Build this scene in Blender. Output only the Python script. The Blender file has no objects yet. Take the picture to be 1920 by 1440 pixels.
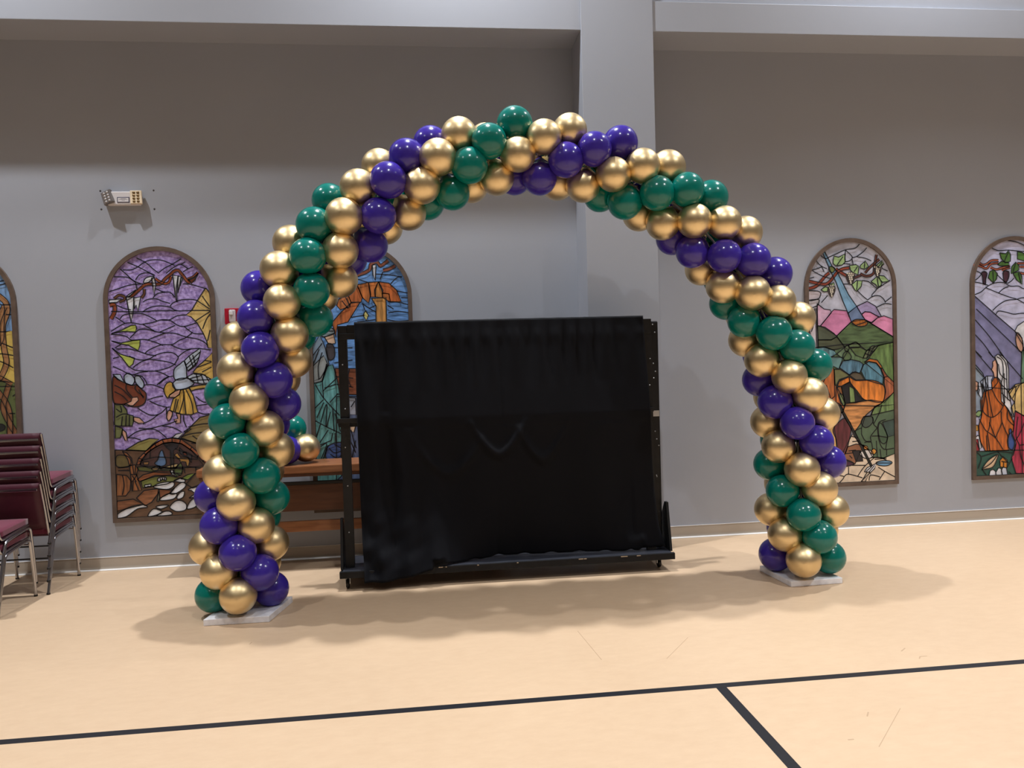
import bpy, bmesh, math, random
from mathutils import Vector, Matrix
from mathutils.geometry import tessellate_polygon

# ------------------------------------------------------------------ camera
S = bpy.context.scene
COL = S.collection
F, YAW, PITCH, ROLL, EYE = 1442.0, .11167, -.03136, -.0289, 1.62
_fw = Vector((math.sin(YAW)*math.cos(PITCH), math.cos(YAW)*math.cos(PITCH), math.sin(PITCH)))
_rt = Vector((math.cos(YAW), -math.sin(YAW), 0))
_up = _rt.cross(_fw)
RT = math.cos(ROLL)*_rt + math.sin(ROLL)*_up
UP = -math.sin(ROLL)*_rt + math.cos(ROLL)*_up
FW = _fw
CAM = Vector((0, 0, EYE))
cd = bpy.data.cameras.new('camera'); cam = bpy.data.objects.new('camera', cd); COL.objects.link(cam)
cd.sensor_width = 36; cd.lens = F/1920*36; cd.clip_start = .05; cd.clip_end = 100
cam.matrix_world = Matrix(((RT.x, UP.x, -FW.x, 0), (RT.y, UP.y, -FW.y, 0), (RT.z, UP.z, -FW.z, EYE), (0, 0, 0, 1)))
S.camera = cam
S.view_settings.view_transform = 'Standard'; S.view_settings.look = 'None'
S.view_settings.gamma = 1; S.view_settings.use_curve_mapping = False
S.view_settings.exposure = -1.5

w = bpy.data.worlds.new('world'); S.world = w; w.use_nodes = True
w.node_tree.nodes['Background'].inputs[0].default_value = (.6, .63, .7, 1)
w.node_tree.nodes['Background'].inputs[1].default_value = .15

# high-bay lamps: x, y, height, watts  (fixtures are built with them below)
LAMP_Z = 7.0
LAMPS = [(-3.6, 5.2, 280), (.3, 5.5, 335), (4.3, 5.6, 280), (8.3, 5.6, 270),
         (-3.6, 1.6, 190), (.4, 1.6, 160), (4.9, 1.7, 400),
         (-3.6, -2.4, 140), (.4, -2.4, 115), (5.4, -2.4, 380)]
LAMP_SPREAD = math.radians(112)
LAMP_COLOR = (.935, .965, 1.0)

# pixel (1920x1440) -> point on a plane the thing touches
def ray(x, y): return FW + RT*((x-960)/F) - UP*((y-720)/F)
def on_z(x, y, z=0.0):
    r = ray(x, y); return CAM + r*((z-EYE)/r.z)
def on_y(x, y, Y):
    r = ray(x, y); return CAM + r*(Y/r.y)

# ------------------------------------------------------------------ helpers
def lin(c):
    return tuple((v/255/12.92 if v/255 <= .04045 else ((v/255+.055)/1.055)**2.4) for v in c)
MATS = {}
def mat(name, rgb, rough=.6, metal=0, spec=.5, var=0, scale=8, stretch=(1, 1, 1), coat=0, sheen=0, bump=0, bscale=60, rgb2=None, contrast=.5, detail=4):
    if name in MATS: return MATS[name]
    m = bpy.data.materials.new(name); m.use_nodes = True; MATS[name] = m
    nt = m.node_tree; b = nt.nodes['Principled BSDF']
    b.inputs['Roughness'].default_value = rough; b.inputs['Metallic'].default_value = metal
    b.inputs['Specular IOR Level'].default_value = spec
    if coat: b.inputs['Coat Weight'].default_value = coat; b.inputs['Coat Roughness'].default_value = .05
    if sheen: b.inputs['Sheen Weight'].default_value = sheen; b.inputs['Sheen Roughness'].default_value = .5
    c = lin(rgb)
    if var or rgb2 or bump:
        tc = nt.nodes.new('ShaderNodeTexCoord'); mp = nt.nodes.new('ShaderNodeMapping')
        mp.inputs['Scale'].default_value = stretch
        nt.links.new(tc.outputs['Object'], mp.inputs[0])
    if var or rgb2:
        nz = nt.nodes.new('ShaderNodeTexNoise'); nz.inputs['Scale'].default_value = scale; nz.inputs['Detail'].default_value = detail
        nt.links.new(mp.outputs[0], nz.inputs['Vector'])
        rp = nt.nodes.new('ShaderNodeValToRGB'); e = rp.color_ramp.elements
        h = contrast/2
        e[0].position = max(0, .5-h); e[1].position = min(1, .5+h)
        c2 = lin(rgb2) if rgb2 else tuple(min(1, v*(1+var)) for v in c)
        c1 = c if rgb2 else tuple(v*(1-var) for v in c)
        e[0].color = (*c1, 1); e[1].color = (*c2, 1)
        nt.links.new(nz.outputs['Fac'], rp.inputs[0]); nt.links.new(rp.outputs[0], b.inputs['Base Color'])
    else:
        b.inputs['Base Color'].default_value = (*c, 1)
    if bump:
        n2 = nt.nodes.new('ShaderNodeTexNoise'); n2.inputs['Scale'].default_value = bscale
        nt.links.new(mp.outputs[0], n2.inputs['Vector'])
        bp = nt.nodes.new('ShaderNodeBump'); bp.inputs['Strength'].default_value = bump; bp.inputs['Distance'].default_value = .01
        nt.links.new(n2.outputs['Fac'], bp.inputs['Height']); nt.links.new(bp.outputs[0], b.inputs['Normal'])
    return m

def link(o, parent=None):
    COL.objects.link(o)
    if parent: o.parent = parent
    return o
def tag(o, label=None, cat=None, group=None, kind=None):
    if label: o['label'] = label
    if cat: o['category'] = cat
    if group: o['group'] = group
    if kind: o['kind'] = kind
    return o
def empty(name, loc=(0, 0, 0), rz=0):
    o = bpy.data.objects.new(name, None); o.location = loc; o.rotation_euler.z = rz; o.empty_display_size = .1
    return link(o)

class MB:
    def __init__(self): self.v = []; self.f = []; self.sm = []
    def add(self, v, f, smooth=False):
        n = len(self.v); self.v += [tuple(p) for p in v]
        self.f += [tuple(i+n for i in q) for q in f]; self.sm += [smooth]*len(f); return self
    def box(self, a, b, bev=0):
        (x0, y0, z0), (x1, y1, z1) = a, b
        if not bev:
            return self.add([(x0,y0,z0),(x1,y0,z0),(x1,y1,z0),(x0,y1,z0),(x0,y0,z1),(x1,y0,z1),(x1,y1,z1),(x0,y1,z1)],
                            [(0,3,2,1),(4,5,6,7),(0,1,5,4),(1,2,6,5),(2,3,7,6),(3,0,4,7)])
        bm = bmesh.new(); bmesh.ops.create_cube(bm, size=1)
        for q in bm.verts: q.co = Vector(((q.co.x+.5)*(x1-x0)+x0, (q.co.y+.5)*(y1-y0)+y0, (q.co.z+.5)*(z1-z0)+z0))
        bmesh.ops.bevel(bm, geom=bm.edges[:], offset=bev, segments=2, profile=.6, affect='EDGES')
        bm.verts.index_update()
        self.add([q.co.copy() for q in bm.verts], [[q.index for q in f.verts] for f in bm.faces]); bm.free(); return self
    def bar(self, p, q, w, d, up=(0, 0, 1)):          # rectangular bar from p to q
        p = Vector(p); q = Vector(q); t = (q-p).normalized(); a = t.cross(Vector(up))
        if a.length < 1e-4: a = t.cross(Vector((0, 1, 0)))
        a.normalize(); b = a.cross(t).normalized(); a *= w/2; b *= d/2
        return self.add([p-a-b,p+a-b,p+a+b,p-a+b,q-a-b,q+a-b,q+a+b,q-a+b],
                        [(3,2,1,0),(4,5,6,7),(0,1,5,4),(1,2,6,5),(2,3,7,6),(3,0,4,7)])
    def tube(self, path, r, n=10, cap=True):
        P = [Vector(p) for p in path]; m = len(P); rings = []
        a = None
        for i, p in enumerate(P):
            t = (P[min(i+1, m-1)]-P[max(i-1, 0)]).normalized()
            if a is None:
                a = t.cross(Vector((0, 0, 1)))
                if a.length < 1e-3: a = t.cross(Vector((1, 0, 0)))
            a = (a - t*a.dot(t)).normalized(); b = t.cross(a)
            rr = r[i] if isinstance(r, (list, tuple)) else r
            rings.append([p + (a*math.cos(k*2*math.pi/n) + b*math.sin(k*2*math.pi/n))*rr for k in range(n)])
        vs = [v for g in rings for v in g]; fs = []
        for i in range(m-1):
            for k in range(n):
                fs.append((i*n+k, i*n+(k+1) % n, (i+1)*n+(k+1) % n, (i+1)*n+k))
        self.add(vs, fs, True)
        if cap: self.add(rings[0], [tuple(range(n))[::-1]]); self.add(rings[-1], [tuple(range(n))])
        return self
    def lathe(self, prof, n=24, origin=(0, 0, 0), axis='z', smooth=True):   # prof: (r, h)
        o = Vector(origin); vs = []; m = len(prof)
        for r, h in prof:
            for k in range(n):
                a = k*2*math.pi/n; c, s = r*math.cos(a), r*math.sin(a)
                vs.append(o + (Vector((c, s, h)) if axis == 'z' else Vector((h, c, s)) if axis == 'x' else Vector((s, h, c))))
        fs = [(i*n+k, i*n+(k+1) % n, (i+1)*n+(k+1) % n, (i+1)*n+k) for i in range(m-1) for k in range(n)]
        return self.add(vs, fs, smooth)
    def prism_y(self, pts, y0, y1):                    # polygon in x,z extruded along y
        n = len(pts)
        vs = [(x, y0, z) for x, z in pts]+[(x, y1, z) for x, z in pts]
        tri = tessellate_polygon([[Vector((x, z, 0)) for x, z in pts]])
        return self.add(vs, [tuple(t) for t in tri]+[tuple(i+n for i in t)[::-1] for t in tri]+[(i, (i+1) % n, (i+1) % n+n, i+n) for i in range(n)])
    def mesh(self, name, fix=True):
        me = bpy.data.meshes.new(name); me.from_pydata(self.v, [], self.f)
        for p, s in zip(me.polygons, self.sm): p.use_smooth = s
        if fix:
            bm = bmesh.new(); bm.from_mesh(me); bmesh.ops.recalc_face_normals(bm, faces=bm.faces[:]); bm.to_mesh(me); bm.free()
        return me
    def build(self, name, m, parent=None):
        me = self.mesh(name); me.materials.append(m)
        return link(bpy.data.objects.new(name, me), parent)

def spline(pts, k=5, closed=False):
    P = [Vector(p) for p in pts]; n = len(P); out = []
    rng = range(n) if closed else range(n-1)
    for i in rng:
        g = (lambda j: P[j % n]) if closed else (lambda j: P[max(0, min(n-1, j))])
        a, b, c, d = g(i-1), g(i), g(i+1), g(i+2)
        for q in range(k):
            t = q/k
            out.append(.5*((2*b)+(c-a)*t+(2*a-5*b+4*c-d)*t*t+(3*b-a-3*c+d)*t*t*t))
    if not closed: out.append(P[-1])
    return out

def copy_tree(o, parent=None):
    c = o.copy(); COL.objects.link(c)
    if parent: c.parent = parent
    for ch in [x for x in bpy.data.objects if x.parent == o]: copy_tree(ch, c)
    return c

# ------------------------------------------------------------------ the room
WY = 6.579           # face of the long wall
FY = 6.2             # face of beam and pilaster
X0, X1, YB, ZC = -9.0, 11.0, -9.0, 7.7
M_wall = mat('grey_wall_paint', (166, 170, 180), .55, var=.025, scale=1.2, bump=.04, bscale=220)
M_ceil = mat('pale_ceiling', (205, 205, 205), .8, var=.03)
M_floor = None
def floor_mat():
    m = bpy.data.materials.new('tan_vinyl_floor'); m.use_nodes = True; nt = m.node_tree; b = nt.nodes['Principled BSDF']
    N = nt.nodes.new; L = nt.links.new
    tc = N('ShaderNodeTexCoord'); mp = N('ShaderNodeMapping'); mp.inputs['Rotation'].default_value = (0, 0, -.75); mp.inputs['Scale'].default_value = (1, 2.2, 1)
    L(tc.outputs['Object'], mp.inputs[0])
    n1 = N('ShaderNodeTexNoise'); n1.inputs['Scale'].default_value = 9; n1.inputs['Detail'].default_value = 8; n1.inputs['Roughness'].default_value = .7
    L(mp.outputs[0], n1.inputs['Vector'])
    n2 = N('ShaderNodeTexNoise'); n2.inputs['Scale'].default_value = .8; L(tc.outputs['Object'], n2.inputs['Vector'])
    r1 = N('ShaderNodeValToRGB'); e = r1.color_ramp.elements; e[0].position = .35; e[1].position = .68
    e[0].color = (*lin((207, 178, 147)), 1); e[1].color = (*lin((213, 185, 154)), 1)
    L(n1.outputs['Fac'], r1.inputs[0])
    r2 = N('ShaderNodeValToRGB'); e = r2.color_ramp.elements; e[0].position = .3; e[1].position = .7; e[0].color = (.94, .935, .93, 1); e[1].color = (1, 1, 1, 1)
    L(n2.outputs['Fac'], r2.inputs[0])
    mx = N('ShaderNodeMix'); mx.data_type = 'RGBA'; mx.blend_type = 'MULTIPLY'; mx.inputs[0].default_value = 1
    L(r1.outputs[0], mx.inputs[6]); L(r2.outputs[0], mx.inputs[7])
    L(mx.outputs[2], b.inputs['Base Color'])
    b.inputs['Roughness'].default_value = .42; b.inputs['Specular IOR Level'].default_value = .35
    return m
M_floor = floor_mat()
def struct(o): o['kind'] = 'structure'; return o
floor = struct(MB().box((X0, YB, -.12), (X1, WY+.3, 0)).build('floor', M_floor))
wall_back = struct(MB().box((X0, WY, 0), (X1, WY+.3, ZC)).build('wall_back', M_wall))
struct(MB().box((X0-.2, YB, 0), (X0, WY+.3, ZC)).build('wall_left', M_wall))
struct(MB().box((X1, YB, 0), (X1+.2, WY+.3, ZC)).build('wall_right', M_wall))
struct(MB().box((X0-.2, YB-.2, 0), (X1+.2, YB, ZC)).build('wall_front', M_wall))
struct(MB().box((X0-.2, YB-.2, ZC), (X1+.2, WY+.3, ZC+.15)).build('ceiling', M_ceil))
CX0, CX1 = 1.337, 1.936
struct(MB().box((X0, FY, 4.27), (CX0, WY, 4.516), .004).build('trim_1', M_wall))
struct(MB().box((CX1, FY, 4.27), (X1, WY, 4.516), .004).build('trim_2', M_wall))
struct(MB().box((X0, FY+.03, 4.516), (X1, WY, ZC)).build('wall_upper', M_wall))
struct(MB().box((CX0, FY-.012, 0), (CX1, WY, ZC-.001), .004).build('wall_pilaster', M_wall))
# vinyl cove base
M_base = mat('taupe_vinyl_base', (176, 164, 150), .3, spec=.6, var=.05, scale=3, stretch=(1, 1, 6))
M_bead = mat('white_caulk_bead', (238, 236, 234), .35)
def cove(name, xa, xb, y):
    prof = [(.0, .100), (-.003, .102), (-.0065, .1005), (-.007, .097), (-.007, .03)]
    for k in range(1, 9):
        a = k/8*math.pi/2
        prof.append((-.007-.016*(1-math.cos(a)), .003+.027*(1-math.sin(a))))
    prof += [(-.024, .0)]
    n = len(prof); vs = [(xa, y+p, z) for p, z in prof]+[(xb, y+p, z) for p, z in prof]
    o = struct(MB().add(vs, [(i, i+1, n+i+1, n+i) for i in range(n-1)], True).build(name, M_base))
    toe = [(y-.0235, 0), (y-.036, 0), (y-.035, .004), (y-.031, .009), (y-.0235, .012)]; k = len(toe)
    MB().add([(x, p, z) for x in (xa, xb) for p, z in toe], [(q, (q+1) % k, k+(q+1) % k, k+q) for q in range(k)], True).build('toe_bead', M_bead, o)
    MB().box((xa, y-.0085, .1015), (xb, y-.0005, .106)).build('top_bead', M_bead, o)
    return o
cove('baseboard_left', X0, CX0, WY); cove('baseboard_right', CX1, X1, WY); cove('baseboard_pilaster', CX0, CX1, FY-.012)
# painted-over screw holes beside the emergency light
M_hole = mat('dark_screw_hole', (60, 55, 55), .8)
for px, py in ((188, 358), (288, 357), (190, 392.5), (289.5, 392)):
    c = on_y(px, py, WY)
    MB().lathe([(.0001, -.0012), (.007, -.0012), (.008, 0)], 8, (c.x, c.y, c.z), 'y').build('screw_hole', M_hole, wall_back)
# taped court lines
M_tape = mat('black_floor_tape', (22, 23, 30), .45, var=.15, scale=20)
tag(MB().box((X0, 3.555, 0), (X1, 3.603, .0006)).build('floor_tape', M_tape), 'long black tape line running across the tan floor parallel to wall', 'floor line')
tag(MB().box((1.353, YB, 0), (1.405, 3.554, .0006)).build('floor_tape', M_tape), 'short black tape line branching off towards the camera at a right angle', 'floor line')

# ------------------------------------------------------------------ lamps (hung above the frame)
M_lamp = mat('lamp_housing_black', (35, 35, 38), .5)
M_lens = bpy.data.materials.new('lamp_lens'); M_lens.use_nodes = True
_b = M_lens.node_tree.nodes['Principled BSDF']; _b.inputs['Base Color'].default_value = (.9, .9, .9, 1)
_b.inputs['Emission Color'].default_value = (*LAMP_COLOR, 1); _b.inputs['Emission Strength'].default_value = 3
for i, (lx, ly, lp) in enumerate(LAMPS):
    e = tag(empty('high_bay_lamp', (lx, ly, LAMP_Z)), 'round black high-bay ceiling lamp hanging above the hall', 'lamp', 'high-bay lamps on the ceiling')
    MB().lathe([(.001, .0), (.13, .0), (.14, .03), (.1, .09), (.05, .16), (.001, .16)], 24, (0, 0, .01)).build('housing', M_lamp, e)
    MB().lathe([(.08, -.001), (.125, -.001), (.125, .006), (.08, .006)], 24, (0, 0, .005)).build('lens', M_lens, e)
    MB().tube([(0, 0, .16), (0, 0, ZC-LAMP_Z)], .012, 8).build('rod', M_lamp, e)
    ld = bpy.data.lights.new('lamp_light', 'AREA'); ld.shape = 'DISK'; ld.size = .15; ld.energy = lp; ld.color = LAMP_COLOR; ld.spread = LAMP_SPREAD
    lo = bpy.data.objects.new('lamp_light', ld); link(lo, e); lo.location = (0, 0, -.004)

M_scuff = mat('floor_scuff', (182, 153, 124), .6)
for (xa, ya), (xb, yb), wd in (((1083, 1183), (1128, 1237), .004), ((1250, 1235), (1290, 1195), .003), ((1690, 1221), (1697, 1215), .006), ((1725, 1231), (1738, 1230), .006), ((1725, 1231), (1724, 1235), .006), ((1648, 1400), (1688, 1328), .003), ((1626, 1343), (1628, 1335), .006), ((468, 1208), (472, 1204), .006), ((1590, 1387), (1601, 1386), .006)):
    p = on_z(xa, ya, .0003); q = on_z(xb, yb, .0003)
    MB().bar(p, q, wd, .0005).build('scuff_mark', M_scuff, floor)
# ------------------------------------------------------------------ balloon arch
M_gold = mat('gold_chrome_latex', (233, 209, 162), .39, metal=1, var=.03, scale=6)
M_green = mat('teal_green_latex', (0, 116, 106), .18, spec=.55)
M_purple = mat('violet_latex', (58, 41, 150), .18, spec=.55)
BM = {'g': M_gold, 'n': M_green, 'p': M_purple}
BR = .118
def balloon_mesh(name, m, seed=0):
    prof = []
    for k in range(0, 15):
        a = k/14*math.radians(138)
        q = math.cos(a)
        prof.append((max(BR*math.sin(a), .0004), (.120 if q > 0 else .112)*q))
    r0, h0 = prof[-1]
    prof += [(r0*.72, h0-.024), (r0*.45, h0-.043), (.016, h0-.060), (.010, h0-.068), (.013, h0-.073), (.011, h0-.078), (.0005, h0-.08)]
    me = MB().lathe(prof, 28).mesh(name); me.materials.append(m); return me
BMESH = {k: balloon_mesh('balloon', v) for k, v in BM.items()}
BLAB = {'g': 'gold chrome balloon', 'n': 'teal green balloon', 'p': 'violet balloon'}
def balloon(pos, out, c, parent, scale=1.0, rnd=None):
    o = bpy.data.objects.new('balloon', BMESH[c]); link(o, parent)
    q = Vector(out).to_track_quat('Z', 'Y')
    o.location = pos; o.rotation_mode = 'QUATERNION'; o.rotation_quaternion = q; o.scale = (scale,)*3
    o['label'] = BLAB[c]; return o
# ring positions along the arch (x, z of the arch's rod), found from the photograph
U=[-1.249,-1.249,-1.245,-1.237,-1.224,-1.206,-1.184,-1.158,-1.125,-1.083,-1.029,-0.963,-0.886,-0.798,-0.699,-0.587,-0.462,-0.323,-0.174,-0.017,0.144,0.31,0.477,0.646,0.814,0.981,1.144,1.304,1.459,1.606,1.743,1.869,1.984,2.091,2.191,2.281,2.361,2.431,2.489,2.536,2.571,2.596,2.613,2.625,2.632,2.637,2.638,2.637]
V=[0.134,0.295,0.454,0.614,0.774,0.935,1.095,1.255,1.414,1.573,1.729,1.881,2.027,2.169,2.304,2.432,2.552,2.662,2.76,2.844,2.914,2.969,3.007,3.025,3.019,2.994,2.953,2.899,2.834,2.757,2.668,2.566,2.452,2.33,2.201,2.067,1.926,1.78,1.627,1.47,1.31,1.147,0.985,0.822,0.658,0.491,0.321,0.146]

ARY, ARR = 5.20, .1806
PSI = (.2786, .4285, -.1935, -.1985)
OBS = """0 n 401 1121|0 g 447 1123|0 p 508 1110|1 g 411 1073|1 p 487 1075|2 g 391 1026|2 p 446 1036|2 g 507 1018|3 p 412 985|3 g 480 985
4 p 400 930|4 g 443 941|4 n 508 932|5 g 417 887|5 n 490 892|6 g 405 835|6 n 451 845|6 g 517 843|7 n 427 790|7 g 497 803|8 n 420 738|8 g 467 752|8 p 530 757
9 g 444 695|9 p 513 712|10 g 448 636|10 p 488 656|10 g 550 675|11 p 480 596|11 g 543 627|12 p 487 541|12 g 529 566|12 n 590 598|13 g 524 506|13 n 584 544
14 g 546 456|14 n 577 480|14 g 637 525|15 n 590 423|15 g 638 469|16 n 618 377|16 g 645 406|16 p 694 459|17 g 672 352|17 p 709 404|18 g 711 312|18 p 728 338|18 g 766 399
19 p 763 295|19 g 791 348|20 p 808 270|20 g 821 295|20 n 848 361|21 g 861 254|21 n 880 310|22 n 917 265|22 g 931 333|23 n 965 234|23 g 971 289
24 g 1020 257|24 p 1012 333|25 g 1068 246|25 p 1061 300|26 p 1114 280|26 g 1093 347|27 p 1163 269|27 g 1150 327|28 g 1205 311|28 n 1172 378|29 g 1252 315|29 n 1232 362
30 n 1288 356|30 g 1243 418|31 n 1332 371|31 g 1302 414|32 g 1358 418|32 p 1299 471|33 g 1397 437|33 p 1358 480|34 p 1412 488|34 g 1357 536|35 p 1452 514|35 g 1411 549
36 g 1459 566|36 n 1396 602|37 g 1496 597|37 n 1451 624|38 n 1494 650|38 g 1429 675|39 n 1527 685|39 g 1480 705|40 g 1518 740|40 p 1454 753|41 g 1541 775|41 p 1495 793
42 p 1530 828|42 g 1460 837|43 p 1552 866|43 g 1504 880|43 n 1445 870|44 g 1536 916|44 n 1468 920|45 g 1558 957|45 n 1507 965|45 g 1447 955|46 n 1536 1008|46 g 1473 1004|47 n 1553 1050|47 g 1507 1056|47 p 1455 1045"""
obs = {}
for t in OBS.replace('\n', '|').split('|'):
    i, c, x, y = t.split(); obs.setdefault(int(i), []).append([c, float(x), float(y)])
def pix(p):
    d = Vector(p)-CAM; z = d.dot(FW); return 960+F*d.dot(RT)/z, 720-F*d.dot(UP)/z, z
arch = tag(empty('balloon_arch', (.69, ARY, 0)), 'tall spiral balloon arch of gold, green and purple balloons on white base boards', 'balloon arch')
arch_off = Vector((.69, ARY, 0))
NC = len(U); rnd = random.Random(4)
for i in range(NC):
    a, b = max(0, i-1), min(NC-1, i+1)
    t = Vector((U[b]-U[a], V[b]-V[a])).normalized(); n = Vector((-t.y, t.x))
    s = -1+2*i/(NC-1); psi = PSI[0]+PSI[1]*s+PSI[2]*s*s+PSI[3]*s**3
    lift = .022 if i in (0, NC-1) else .006 if i in (1, NC-2) else 0
    for j, c in enumerate('gngp'):
        ph = math.radians(45*i+90*j)+psi
        out = Vector((math.sin(ph)*n.x, -math.cos(ph), math.sin(ph)*n.y))
        p = Vector((U[i], ARY, V[i]))+out*ARR
        hit = False
        if math.cos(ph) > -.75:
            px, py, z = pix(p)
            best = min((o for o in obs[i] if o[0] == c), key=lambda o: (o[1]-px)**2+(o[2]-py)**2, default=None)
            if best and math.hypot(best[1]-px, best[2]-py) < 14:
                hit = True; p = p + (RT*(best[1]-px)-UP*(best[2]-py))*(z/F)
        if not hit and math.sin(ph) > .3 and math.cos(ph) < .5 and 14 < i < 40: p = p-Vector((n.x, 0, n.y))*.062+Vector((0, .035, 0))
        p.z += lift
        balloon(p-arch_off, out, c, arch, 1+rnd.uniform(-.02, .03))
M_rod = mat('arch_rod_white', (215, 215, 215), .4)
MB().tube([(U[i]-.69, 0, V[i]) for i in range(0, NC)], .008, 8).build('rod', M_rod, arch)
M_board = mat('scuffed_white_board', (250, 250, 254), .5, rgb2=(226, 226, 232), scale=14, contrast=.25)
def board(cs, h):
    m = MB(); n = len(cs); cs = [Vector((x, y, 0))-arch_off for x, y in cs]
    m.add([(c.x, c.y, 0) for c in cs]+[(c.x, c.y, h) for c in cs], [(3, 2, 1, 0), (4, 5, 6, 7)]+[(k, (k+1) % 4, (k+1) % 4+4, k+4) for k in range(4)])
    o = m.build('base_board', M_board, arch)
    bv = o.modifiers.new('bevel', 'BEVEL'); bv.width = .004; bv.segments = 2
    return o
board([(-1.44, 4.985), (-1.035, 4.98), (-.955, 5.375), (-1.36, 5.38)], .042)
board([(2.455, 5.005), (2.835, 5.015), (2.80, 5.44), (2.42, 5.43)], .04)

# ------------------------------------------------------------------ rolling frame with black drape
M_blk = mat('worn_black_wood', (11, 11, 13), .5, spec=.4, rgb2=(20, 20, 23), scale=18, contrast=.3, bump=.1, bscale=40)
M_chip = mat('bare_wood_chip', (190, 165, 135), .7)
M_chrome = mat('chrome', (215, 217, 220), .14, metal=1)
M_rub = mat('black_rubber', (14, 14, 15), .45)
M_screw = mat('zinc_screw', (190, 192, 196), .3, metal=1)
FX0, FX1 = -.655, 1.815
fr = empty('rolling_frame', (.58, 5.78, 0)); FO = Vector((.58, 5.78, 0))
tag(fr, 'black wooden rolling frame on casters carrying the black drape', 'frame')
def fbox(name, a, b, m=M_blk, bev=.003):
    a = Vector(a)-FO; b = Vector(b)-FO
    return MB().box(tuple(a), tuple(b), bev).build(name, m, fr)
M_deck = mat('slate_painted_deck', (44, 47, 57), .5, rgb2=(36, 38, 46), scale=9)
fbox('platform', (FX0+.02, 5.565, .128), (FX1-.02, 6.0, .142), M_deck)
fbox('front_rail', (FX0, 5.55, .092), (FX1, 5.585, .14))
fbox('rear_rail', (FX0, 5.985, .092), (FX1, 6.02, .14))
fbox('end_rail', (FX0, 5.586, .092), (FX0+.04, 5.984, .1275)); fbox('end_rail', (FX1-.04, 5.586, .092), (FX1, 5.984, .1275))
p1 = fbox('post', (-.622, 5.66, .1425), (-.556, 5.70, 1.90))
p2 = fbox('post', (1.635, 5.66, .1425), (1.705, 5.70, 1.90))
p3 = fbox('post', (1.712, 5.74, .1425), (1.782, 5.785, 1.885), bev=.012)
fbox('top_rail', (-.555, 5.665, 1.845), (1.634, 5.70, 1.905))
fbox('cross_bar', (-.645, 5.626, 1.20), (1.70, 5.6595, 1.232))
fbox('cross_bar', (-.640, 5.70, 1.165), (1.70, 5.735, 1.20))
fbox('corner_bracket', (-.612, 5.654, 1.80), (-.50, 5.6595, 1.845)); fbox('corner_bracket', (1.60, 5.654, 1.79), (1.70, 5.6595, 1.9))
for sx in (FX0+.004, FX1-.022):
    m = MB(); pts = [(5.60, .1425), (5.675, .50), (5.72, .50), (5.98, .1425)]
    v = [(sx-FO.x, y-FO.y, z) for y, z in pts]+[(sx+.018-FO.x, y-FO.y, z) for y, z in pts]
    m.add(v, [(0, 1, 2, 3), (7, 6, 5, 4)]+[(k, (k+1) % 4, (k+1) % 4+4, k+4) for k in range(4)]); m.build('gusset', M_blk, fr)
fbox('hinge_plate', (1.725, 5.7345, 1.155), (1.775, 5.7395, 1.20), M_screw, .001)
r2 = random.Random(7)
def screw(x, y, z):
    MB().lathe([(.0003, -.004), (.004, -.0035), (.0052, 0)], 8, (x-FO.x, y-FO.y, z), 'y').build('screw', M_screw, fr)
for z in (1.81, 1.62, 1.30, 1.02, .74, .40): screw(-.587+r2.uniform(-.008, .008), 5.66, z)
for z in (1.86, 1.80, 1.56, 1.50, 1.45, 1.04, .98, .93, .70, .69): screw(1.755+r2.uniform(-.018, .018), 5.74, z)
for z in (1.82, 1.60, 1.40): screw(1.68+r2.uniform(-.01, .01), 5.66, z)
for x, w in ((.05, .05), (.08, .03), (1.08, .035), (1.12, .02), (1.52, .03), (1.40, .05), (.33, .012), (.62, .012)):
    fbox('paint_chip', (x, 5.5488, .132), (x+w, 5.5505, .138), M_chip, .0004)
for x, y in ((FX0+.06, 5.64), (FX1-.07, 5.70), (FX0+.06, 5.94), (FX1-.07, 5.94)):
    e = MB().lathe([(.004, -.012), (.030, -.012), (.034, -.008), (.034, .008), (.030, .012), (.004, .012)], 18, (x-FO.x-.012, y-FO.y, .034), 'x').build('caster_wheel', M_rub, fr)
    MB().box((x-FO.x-.03, y-FO.y-.035, .084), (x-FO.x+.03, y-FO.y+.035, .0915), .002).bar((x-FO.x+.006, y-FO.y, .084), (x-FO.x+.004, y-FO.y-.002, .034), .004, .03, (0, 1, 0)).bar((x-FO.x-.03, y-FO.y, .084), (x-FO.x-.028, y-FO.y-.002, .034), .004, .03, (0, 1, 0)).build('caster_fork', M_chrome, fr)

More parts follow.
